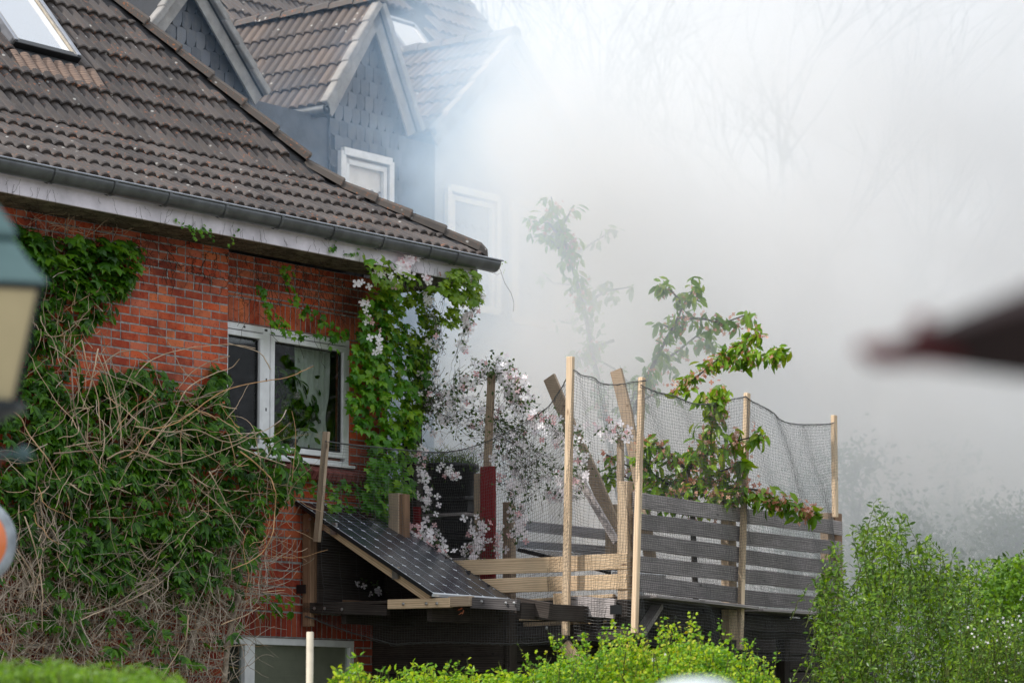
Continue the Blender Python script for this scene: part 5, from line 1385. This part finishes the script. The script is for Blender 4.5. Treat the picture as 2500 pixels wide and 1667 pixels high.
# ---- cherry tree in the smoke
ch = thing('cherry_tree', 'cherry tree with drooping leaves and faded blossom rising behind the balcony in the smoke', 'tree', PD(1560, 1667, 36)*np.array([1, 1, 0]))
br, cp, cb = MB(), [], []
def limb(path, dep, r0, r1, leaf=1., bl=.5, d2=None, trunk=False, start=0):
    d2 = dep if d2 is None else d2; n = len(path)
    Q = np.array([PD(x, y, dep + (d2-dep)*i/(n-1)) for i, (x, y) in enumerate(path)]); br.tube(Q, np.linspace(r0, r1, n), 6)
    if leaf:
        L = sum(np.linalg.norm(Q[i+1]-Q[i]) for i in range(n-1)); k = int(L*34*leaf)
        for _ in range(k):
            i = R.randrange(start, n-1); a = R.random(); c = Q[i] + (Q[i+1]-Q[i])*a + gn(1, .05)[0]
            if R.random() < .45:
                for _ in range(R.randint(3, 6)): cp.append(c + gn(1, .035)[0])
            if R.random() < bl*.5:
                for _ in range(R.randint(3, 8)): cb.append(c + gn(1, .04)[0] - Z*.03)
        for _ in range(int(8*leaf)): cp.append(Q[-1] + gn(1, .03)[0])
limb([(1590, 1560), (1540, 1350), (1500, 1150), (1475, 1000), (1450, 880), (1430, 770), (1400, 660), (1370, 560), (1345, 480)], 36.5, .05, .008, .9, .4, 36.2, start=3)
limb([(1450, 880), (1400, 870)], 36.4, .02, .006, 1); limb([(1500, 830), (1440, 850)], 36.4, .02, .01, .9)
limb([(1395, 640), (1350, 590), (1320, 570)], 36.2, .02, .006, 1.1, .3); limb([(1385, 600), (1340, 545), (1300, 540)], 36.2, .02, .006, 1.1, .3)
limb([(1370, 560), (1400, 500)], 36.2, .015, .005, .8, .2); limb([(1405, 620), (1450, 590), (1500, 560)], 37.2, .015, .005, .8, .3)
limb([(1430, 740), (1480, 710), (1540, 700)], 36.6, .02, .006, .8, .2); limb([(1440, 760), (1390, 790), (1362, 780)], 37.0, .015, .006, .6, .1); limb([(1435, 700), (1350, 690), (1325, 670)], 37.4, .012, .005, .6, .1)
limb([(1560, 1500), (1545, 1250), (1530, 1050), (1575, 930), (1620, 840), (1655, 775), (1680, 720)], 35.6, .045, .008, .5, .4, 35.4, start=3)
limb([(1665, 740), (1640, 710), (1612, 700)], 35.4, .015, .005, 1.5, .4); limb([(1672, 735), (1700, 700)], 35.4, .015, .005, 1.8, .6)
limb([(1655, 775), (1720, 778), (1760, 790), (1830, 765)], 35.5, .018, .006, 1.2, .6); limb([(1640, 800), (1610, 790)], 35.5, .014, .006, 1.2)
limb([(1590, 900), (1650, 860), (1700, 820), (1740, 840)], 35.9, .02, .006, 1.2, .5); limb([(1640, 960), (1700, 920), (1760, 870), (1800, 840), (1850, 810)], 34.3, .012, .004, 1.5, 1.1, 34.1)
limb([(1730, 890), (1800, 880), (1850, 870), (1905, 852)], 34.6, .015, .005, 1.5, .7); limb([(1560, 960), (1500, 900), (1430, 860)], 36.4, .02, .006, .8)
limb([(1520, 1000), (1600, 960), (1660, 970)], 36.0, .02, .006, 1.1, .5); limb([(1530, 1010), (1560, 930), (1590, 920)], 35.9, .014, .006, .8, .5)
# the clear branches inside the net
limb([(1700, 1500), (1690, 1230), (1680, 1150), (1720, 1080), (1745, 1020), (1755, 975), (1740, 965)], 32.2, .035, .006, 1.7, .9, 31.8, start=1)
limb([(1755, 980), (1710, 965)], 31.8, .01, .004, 1.2, .2)
limb([(1680, 1150), (1640, 1110), (1600, 1080), (1580, 1090)], 32.2, .02, .005, 2.0, 1.1); limb([(1690, 1170), (1630, 1180), (1585, 1150), (1570, 1120)], 32.3, .02, .005, 2.2, .8)
limb([(1700, 1120), (1750, 1100), (1800, 1075), (1860, 1060)], 32.0, .018, .005, 1.8, 1.0, 31.9); limb([(1700, 1180), (1760, 1150), (1810, 1130)], 32.1, .018, .005, 2.2, 1.2)
limb([(1720, 1215), (1790, 1190), (1850, 1195), (1920, 1230), (1985, 1245)], 32.0, .018, .005, 2.2, 1.4, 32.3); limb([(1680, 1200), (1620, 1220), (1600, 1200)], 32.0, .018, .005, 2.0, .9)
limb([(1700, 1250), (1760, 1220), (1800, 1200)], 32.0, .018, .005, 1.7, .7); limb([(1480, 1110), (1520, 1130), (1560, 1150)], 33.2, .016, .005, 1.4, .7); limb([(1460, 1170), (1520, 1160), (1560, 1180)], 33.2, .016, .005, 1.2, .5)
br.build('branches', M['bark'], ch, True, kind='stuff')
cp = np.array(cp); n = len(cp)
scatter(ch, 'leaf', OVAL, M['cherry'], cp, orient(gn(n, .8) + np.array([0, -.6, .5]), gn(n, .5) - Z), NR.uniform(.10, .17, n), top=300, stuff_name='foliage', rank=-cp[:, 1])
cb = np.array(cb); n = len(cb)
scatter(ch, 'blossom', FLOWER, M['blossom'], cb, orient(gn(n), gn(n)), NR.uniform(.018, .030, n), stuff_name='blossom')

# ---- trees behind the smoke
def leafy_tree(name, label, px, py_top, dep, wpx, n, mat, seed, base=1600, group=None, cat='tree', leafsc=(.08, .13)):
    rr = random.Random(seed); b = PD(px, base, dep); b[2] = 0
    t = thing(name, label, cat, b, group); top = PD(px, py_top, dep); hgt = top[2]; wd = wpx/F*dep
    mb = MB(); mb.tube(wob(b, top*np.array([1, 1, .9]), 8, .05), np.linspace(.12, .02, 8), 7); mb.build('trunk', M['bark'], t, True)
    P = []; lm = MB()
    for i in range(34):
        z = hgt*(rr.uniform(.25, 1)); f = (1 - (z/hgt - .3)**2*1.3); a = rr.uniform(0, 6.28); rad = wd*max(.15, f)*rr.uniform(.3, 1)
        c = np.array([b[0] + math.cos(a)*rad, b[1] + math.sin(a)*rad, z]); lm.tube(wob(np.array([b[0], b[1], z*.85]), c, 5, .04), np.linspace(.03, .006, 5), 4)
        for _ in range(n//34): P.append(c + np.array([rr.gauss(0, .26), rr.gauss(0, .26), rr.gauss(0, .20)]))
    lm.build('limbs', M['bark'], t); P = np.array(P); k = len(P)
    scatter(t, 'foliage', OVAL, mat, P, orient(gn(k) + Z*.6, gn(k)), NR.uniform(*leafsc, k))
leafy_tree('garden_tree', 'hazy green tree just right of the last net pole', 2100, 1120, 41.5, 95, 5200, M['fartree'], 1)
leafy_tree('garden_tree', 'faint green tree rising highest at the right edge of the smoke', 2330, 1090, 44, 125, 5600, M['fartree'], 2)
leafy_tree('garden_tree', 'hazy green bush-like tree seen through the last net bay', 1935, 1190, 40.5, 85, 3600, M['fartree'], 3)
leafy_tree('garden_tree', 'smoke-veiled green tree at the far right edge beyond the bushes', 2480, 1240, 41.5, 95, 4200, M['fartree'], 4)
leafy_tree('garden_tree', 'low hazy green tree between the privet bush and the smoke', 2230, 1220, 40.5, 90, 3800, M['fartree'], 5)
def bare_tree(label, px, dep, seed, spread=1., lean=0.):
    rr = random.Random(seed); b = PD(px, 1700, dep); b[2] = 0
    t = thing('bare_tree', label, 'tree', b, 'bare trees beyond the smoke'); mb = MB(); tr = MB()
    def grow(p, d_, l, r, lv):
        n = 5; Q = [p]; dd = np.array(d_)
        for _ in range(n): dd = dd + np.array([rr.gauss(0, .10), rr.gauss(0, .10), rr.gauss(0, .06)]); dd /= np.linalg.norm(dd); Q.append(Q[-1] + dd*l/n)
        (tr if lv == 0 else mb).tube(Q, np.linspace(r, r*.62, n+1), 6 if lv < 2 else 4)
        if lv < 6:
            for k in range(3 if lv < 5 else 2):
                i = rr.randint(2, n) if k else n
                e = dd + np.array([rr.gauss(0, .42)*spread, rr.gauss(0, .42)*spread, rr.uniform(-.1, .35)]); e /= np.linalg.norm(e)
                grow(Q[i], e, l*rr.uniform(.62, .82), r*.58, lv + 1)
    grow(b, np.array([lean, 0, 1.]), 8.6, .24, 0)
    tr.build('trunk', M['bark'], t, True); mb.build('branches', M['bark'], t, kind='stuff')
bare_tree('bare winter tree reaching highest toward the roof gap at the top edge', 1540, 84, 11, 1.0, -.05)
bare_tree('bare tree with the dense dark fork near the middle of the smoke', 1715, 78, 23, .85)
bare_tree('bare tree right of the middle with upright spreading twigs', 1985, 80, 35, .85, .02)
bare_tree('faintest bare tree at the upper right in thick smoke', 2240, 92, 47, .9)

# ---- bushes in front
def mound(name, label, cat, tops, dep, dd, n, T, mat, sc, bottom=1720, shoots=0, shoot_px=40, tw_=120, flowers=0, nb=None, cur=60, spikes_mat='stem', group=None, hole=-.32):
    xs = [a for a, b in tops]; ys = [b for a, b in tops]
    def top(x): return float(np.interp(x, xs, ys))
    b = PD(sum(xs)/len(xs), 1700, dep); b[2] = 0; t = thing(name, label, cat, b, group)
    P = []
    while len(P) < n:
        x = R.uniform(xs[0], xs[-1]); q = R.uniform(-1, 1); o = R.random()
        y = top(x) + cur*q*q + (R.expovariate(1/90.) if o < .65 else R.uniform(0, bottom - top(x)))
        if y > bottom: continue
        p = PD(x + R.gauss(0, 5), y, dep + q*dd)
        if mnoise.noise(V(p)*3.0) < hole: continue
        P.append(p)
    st_ = MB()
    for _ in range(shoots):
        x = R.uniform(xs[0]+8, xs[-1]-8); q = R.uniform(-.9, .3); y = top(x) + cur*q*q + 30; hh = R.uniform(.3, 1)*shoot_px
        p0, p1 = PD(x, y, dep + q*dd), PD(x + R.gauss(0, hh*.28), y - 30 - hh, dep + q*dd); Q = wob(p0, p1, 7, .008); st_.tube(Q, np.linspace(.004, .0015, 7), 3)
        for k in range(int(6 + hh/5)): a = R.random(); i = min(5, int(a*6)); P.append(Q[i] + (Q[i+1]-Q[i])*R.random() + gn(1, .014)[0])
    for _ in range(tw_):
        x = R.uniform(xs[0], xs[-1]); q = R.uniform(-1, .6); y = top(x) + 20; p0 = PD(x, y, dep + q*dd); p1 = PD(x + R.gauss(0, 60), y + R.uniform(80, 300), dep + q*dd*.5); st_.tube(wob(p0, p1, 7, .015), R.uniform(.003, .006), 4)
    st_.build('stems', M['greenstem'], t, kind='stuff')
    P = np.array(P); k = len(P)
    scatter(t, 'foliage', T, mat, P, orient(gn(k, .6) + Z*.7 + np.array([-.2, -.5, 0]), gn(k) + Z*.3), NR.uniform(*sc, k))
    if flowers:
        Fp = np.array([PD(x, top(x) + cur*.3 + R.expovariate(1/60.), dep - dd*R.random()) for x in [R.uniform(xs[0], xs[-1]) for _ in range(flowers)]])
        scatter(t, 'blossom', FLOWER, M['petal'], Fp, orient(gn(flowers, .4) + view, gn(flowers)), NR.uniform(.010, .020, flowers), stuff_name='blossom')
    return t
mound('hawthorn_hedge', 'sunlit yellow-green shrub with reddish shoot tips below the grey plank railing', 'shrub',
      [(1300, 1640), (1380, 1606), (1440, 1604), (1510, 1576), (1560, 1582), (1610, 1576), (1680, 1566), (1750, 1574), (1795, 1600), (1850, 1636), (1900, 1658)], 25.5, .8, 16000, LOBED, M['haw'], (.014, .027), shoots=130, shoot_px=78, flowers=14, hole=-.16, tw_=60)
mound('yellow_green_shrub', 'bright sunlit shrub with pointed leaves at the bottom edge under the solar panel', 'shrub',
      [(905, 1676), (960, 1662), (1010, 1650), (1070, 1655), (1130, 1646), (1200, 1650), (1280, 1650), (1340, 1636)], 25, .6, 3800, OVAL, M['haw'], (.035, .065), shoots=60, shoot_px=48, hole=-.1, tw_=40)
mound('small_shrub', 'small sunlit sprig of leaves beside the pale pole at the bottom edge', 'shrub',
      [(790, 1668), (840, 1640), (870, 1618), (890, 1640), (920, 1668)], 24, .25, 420, OVAL, M['haw'], (.04, .07), shoots=9, shoot_px=34, tw_=8)
mound('clipped_hedge', 'blurred bright green clipped hedge along the bottom left corner', 'hedge',
      [(-60, 1632), (60, 1628), (150, 1632), (280, 1640), (380, 1652), (440, 1668)], 15, .7, 9000, QUADL, M['hedge'], (.022, .04), cur=20, shoots=120, shoot_px=22, tw_=20)
def sprig_bush(name, label, cat, tops, dep, dd, nshoot, T, mat, sc, slen=(90, 260), lean=60, per=34, fill=2500, flowers=0):
    xs = [a for a, b in tops]; ys = [b for a, b in tops]; top = lambda x: float(np.interp(x, xs, ys))
    b = PD(sum(xs)/len(xs), 1700, dep); b[2] = 0; t = thing(name, label, cat, b); st_ = MB(); P, Tn = [], []
    for k in range(nshoot):
        x = R.uniform(xs[0], xs[-1]); q = R.uniform(-1, 1); y = top(x) + 60*q*q + (R.uniform(0, 25) if R.random() < .25 else R.uniform(20, max(60, 1680 - top(x))))
        L = R.uniform(*slen); d_ = dep + q*dd
        p1 = PD(x, y, d_ - .15*R.random()); p0 = PD(x - (x - sum(xs)/len(xs))*.10 + R.gauss(0, lean*.5), y + L, d_ + .1)
        Q = wob(p0, p1, 9, .014); st_.tube(Q, np.linspace(.006, .0018, 9), 3)
        m = int(per*L/200)
        for j in range(m):
            a = .15 + .85*R.random(); f_ = a*8; i_ = min(7, int(f_)); c = Q[i_] + (Q[i_+1]-Q[i_])*(f_-i_); side = gn(1)[0]; side /= np.linalg.norm(side)
            P.append(c + side*.012); Tn.append(side + (Q[i_+1]-Q[i_])/np.linalg.norm(Q[i_+1]-Q[i_])*.9)
    for k in range(fill):
        x = R.uniform(xs[0]+15, xs[-1]); y = top(x) + R.uniform(70, 400); P.append(PD(x, y, dep + R.uniform(0, dd))); Tn.append(gn(1)[0])
    st_.build('stems', M['greenstem'], t, kind='stuff'); P = np.array(P); Tn = np.array(Tn); k = len(P)
    scatter(t, 'foliage', T, mat, P, orient(gn(k, .5) + Z*.8 + np.array([-.15, -.35, 0]), Tn), NR.uniform(*sc, k))
    if flowers:
        Fp = np.array([PD(x, top(x) + 15 + R.expovariate(1/60.), dep - dd*R.random()) for x in [R.uniform(xs[0], xs[-1]) for _ in range(flowers)]])
        scatter(t, 'blossom', FLOWER, M['petal'], Fp, orient(gn(flowers, .4) + view, gn(flowers)), NR.uniform(.008, .014, flowers), stuff_name='blossom')
    return t
sprig_bush('privet_bush', 'tall loose privet bush in front of the right end of the balcony', 'bush',
      [(1995, 1400), (2030, 1310), (2075, 1275), (2110, 1270), (2140, 1205), (2165, 1225), (2190, 1260), (2215, 1240), (2240, 1290), (2290, 1310), (2340, 1345), (2400, 1390)], 28.6, 1.0, 200, OVAL, M['privet'], (.045, .078), per=40, fill=900, slen=(90, 220))
sprig_bush('privet_bush', 'lower leafy privet bush spreading in front of the dark end of the balcony', 'bush',
      [(1990, 1480), (2030, 1460), (2070, 1420), (2200, 1400), (2330, 1400), (2420, 1430), (2520, 1450)], 27.2, .8, 170, OVAL, M['privet'], (.042, .072), per=38, fill=800, slen=(80, 200))
for (lab, xa, xb, ya, yb, nn_s) in (('arching privet spray reaching over the grey planks from the bush', 1985, 2060, 1380, 1300, 26), ('thin spray of privet leaves at the foot of the bush below the deck', 1975, 2050, 1500, 1420, 26)):
    sprig_bush('privet_spray', lab, 'bush', [(xa, ya), ((xa+xb)/2, (ya+yb)/2), (xb, yb)], 28.2, .3, nn_s, OVAL, M['privet'], (.04, .066), slen=(60, 130), fill=0)
mound('maple_shrub', 'lighter broad-leaved green shrub at the right edge of the picture', 'shrub',
      [(2380, 1480), (2430, 1400), (2470, 1365), (2540, 1350)], 27.8, .5, 2600, LOBED, M['hedge'], (.025, .045), shoots=14, tw_=20)
sprig_bush('flowering_shrub', 'shrub with tiny cream flower heads in the bottom right corner', 'shrub',
      [(2330, 1520), (2400, 1490), (2460, 1480), (2540, 1490)], 26, .4, 120, OVAL, M['privet'], (.03, .05), fill=600, flowers=55)
mound('background_bush', 'mid-green bush mass behind the privet and below the smoke', 'bush',
      [(2060, 1420), (2150, 1380), (2250, 1390), (2330, 1400), (2420, 1360), (2540, 1350)], 31.5, 1.0, 6500, OVAL, M['privet'], (.05, .08), cur=60, tw_=20, hole=-.1)

# ------------------------------------------------------------------ things near the camera
# street lantern, left edge
lp = PD(-52, 1010, 9.0); sc9 = 9.0/F
ln = thing('street_lantern', 'blurred teal street lantern with cream glass at the left edge', 'street lamp', np.array([lp[0], lp[1], 0]))
def LZ(py): return float(PD(-62, py, 9.0)[2])
def frust(mb, prof, k=4, rot=math.pi/4 + .35):
    P = [[lp[0] + r*math.cos(rot + i*2*math.pi/k), lp[1] + r*math.sin(rot + i*2*math.pi/k), z] for r, z in prof for i in range(k)]
    mb.add(P, [[j*k+i, j*k+(i+1) % k, (j+1)*k+(i+1) % k, (j+1)*k+i] for j in range(len(prof)-1) for i in range(k)] )
mb = MB(); frust(mb, [(.232, LZ(700)), (.236, LZ(695)), (.17, LZ(640)), (.12, LZ(590)), (.10, LZ(582)), (.12, LZ(575)), (.118, LZ(560)), (.08, LZ(520)), (.06, LZ(500)), (0.02, LZ(470)), (0, LZ(465))]); mb.build('hood', M['teal'], ln)
mb = MB(); frust(mb, [(.0, LZ(712)), (.215, LZ(712)), (.232, LZ(700))]); mb.build('hood_rim', M['tealdark'], ln)
k = 4
for i in range(4):
    a0_, a1_ = math.pi/4 + .35 + i*math.pi/2, math.pi/4 + .35 + (i+1)*math.pi/2
    q = [np.array([lp[0] + r*math.cos(a), lp[1] + r*math.sin(a), LZ(y)]) for r, a, y in ((.205, a0_, 712), (.205, a1_, 712), (.125, a1_, 985), (.125, a0_, 985))]
    mb = MB(); c_ = sum(q)/4; ax_ = c_ - np.array([lp[0], lp[1], c_[2]]); ax_ /= np.linalg.norm(ax_); mb.add(q + [p - ax_*.004 for p in q], [[0, 1, 2, 3], [4, 5, 6, 7], [0, 1, 5, 4], [2, 3, 7, 6]]); mb.build('glass_pane', M['lampglass'], ln)
    mb = MB(); mb.tube([q[0], q[3]], .009, 4); mb.build('glazing_bar', M['tealdark'], ln)
mb = MB(); frust(mb, [(0, LZ(982)), (.14, LZ(982)), (.14, LZ(1000)), (.08, LZ(1020)), (.04, LZ(1050)), (0.03, LZ(1100)), (.03, 0)], 8); mb.build('post', M['tealdark'], ln)
mb = MB(); a_ = PD(-62, 1108, 9.0); b_ = PD(78, 1108, 9.0); mb.tube([a_, b_ - (b_-a_)*.22], .012, 8); mb.tube([b_ - (b_-a_)*.22, b_ - (b_-a_)*.15, b_], [.026, .026, .010], 8); mb.build('ladder_arm', M['teal'], ln, True)
# round orange reflector with metal rim
rc = PD(-72, 1322, 16.0); rs = 16.0/F
rf_ = thing('round_mirror', 'round orange-reflecting traffic mirror with a grey metal rim at the left edge', 'traffic mirror', np.array([rc[0], rc[1], 0]))
B = basis(rc, [.95, -.25, 0.0], up=Z)      # X along the ring's horizontal
fx = np.array([.98, .18, 0.]); fy = Z; fz = np.array([.18, -.98, 0.])
def disc(mb, prof, k=40):
    P = [rc + fx*r*math.cos(a) + fy*r*math.sin(a) + fz*z for r, z in prof for a in np.arange(k)*2*math.pi/k]
    mb.add(P, [[j*k+i, j*k+(i+1) % k, (j+1)*k+(i+1) % k, (j+1)*k+i] for j in range(len(prof)-1) for i in range(k)])
RR_ = 112*rs
mb = MB(); disc(mb, [(RR_*.78, .012), (RR_*.95, .020), (RR_, .0), (RR_*.98, -.03), (.0, -.05)]); mb.build('rim', M['rim'], rf_, True)
mb = MB(); disc(mb, [(RR_*.80, .010), (RR_*.6, .035), (RR_*.3, .048), (0, .052)]); mb.build('dome', M['orange'], rf_, True)
mb = MB(); p = rc - fz*.06; mb.tube([p + Z*.1, np.array([p[0], p[1], 0])], .03, 10); mb.build('pole', M['rim'], rf_, True)
# parasol corner, right edge, very close to the camera
pc = PD(2112, 858, 3.3)
ps = thing('parasol', 'heavily blurred dark brown parasol corner with red edge at the right side', 'parasol', np.array([pc[0] + .67, pc[1] - .2, 0]))
e1 = np.array([.71, .70, 0.]); e2 = np.array([.26, -.966, 0.0]); L_ = 1.5
cen = pc + (e1 + e2)*L_/2*.98; apex = cen + Z*.27
P1, P2, P3 = pc + e1*L_, pc + e2*L_, pc + (e1 + e2)*L_
mb = MB(); th_ = np.array([0, 0, -.004])
for a_, b_ in ((pc, P1), (P1, P3), (P3, P2), (P2, pc)):
    mb.add([a_, b_, apex], [[0, 1, 2]]); mb.add([a_ + th_, b_ + th_, apex + th_], [[2, 1, 0]])
mb.build('canopy', M['awning'], ps)
for a_, b_ in ((pc, P1), (pc, P2), (P1, P3), (P2, P3)):
    mb = MB(); mb.add([a_, b_, b_ - Z*.006, a_ - Z*.006], [[0, 1, 2, 3]]); mb.build('valance', M['awning'], ps)
    
mb = MB(); mb.tube([pc + e2*.16 + Z*.0, pc + e2*.16 + Z*.018], .010, 6); mb.build('corner_tab', M['awning_red'], ps)
mb = MB(); mb.box(pc + (e1 + e2)*.05 - Z*.004, (e1+e2)*.05, (e1-e2)*.04, Z*.005); mb.build('corner_patch', M['awning_red'], ps)
for q in (pc, P1, P2, P3): mb = MB(); mb.tube([q - Z*.008, apex - Z*.02], .008, 5); mb.build('rib', M['tealdark'], ps)
mb = MB(); mb.tube([apex, np.array([apex[0], apex[1], 0])], .02, 10); mb.build('pole', M['tealdark'], ps, True)
# pale pole in front of the ground-floor window
a_ = PD(757, 1541, 24); pp_ = thing('pale_pole', 'pale cream round pole ending in front of the ground-floor window', 'pole', np.array([a_[0], a_[1], 0]))
mb = MB(); mb.tube([np.array([a_[0], a_[1], 0]), a_ - Z*.004, a_], [.029, .029, .024], 14); mb.build('shaft', M['cream'], pp_, True)
# blurred pale dome at the bottom edge
a_ = PD(1700, 1653, 7.5); pd_ = thing('domed_post', 'blurred pale rounded top of a post at the bottom edge under the shrub', 'bollard', np.array([a_[0], a_[1], 0]))
mb = MB(); lathe(mb, a_, [(0, 0), (.04, -.002), (.08, -.012), (.105, -.03), (.115, -.06), (.115, -.08)], 24); mb.build('cap', M['pale'], pd_, True)
mb = MB(); lathe(mb, [a_[0], a_[1], 0], [(.09, 0), (.09, a_[2]-.05)], 20); mb.build('shaft', M['rim'], pd_, True)
# neighbour house out of frame to the right, seen mirrored in the panes
nb_ = thing('neighbour_house', 'dark-roofed neighbouring house standing out of frame, mirrored in the upstairs panes', 'house', (20, 34, 0))
mb = MB(); mb.box([21, 33, 2.6], [3.5, 0, 0], [0, 6, 0], [0, 0, 2.6]); mb.build('wall', M['inner'], nb_)
mb = MB(); mb.add([[17, 26.5, 5], [17, 39.5, 5], [21, 36.5, 8.6], [21, 29.5, 8.6], [25, 26.5, 5], [25, 39.5, 5]], [[0, 1, 2, 3], [4, 5, 2, 3]]); mb.add([[17, 26.5, 5], [21, 29.5, 8.6], [25, 26.5, 5], [17, 39.5, 5], [21, 36.5, 8.6], [25, 39.5, 5]], [[0, 1, 2], [3, 4, 5]]); mb.build('roof', M['slate'], nb_)
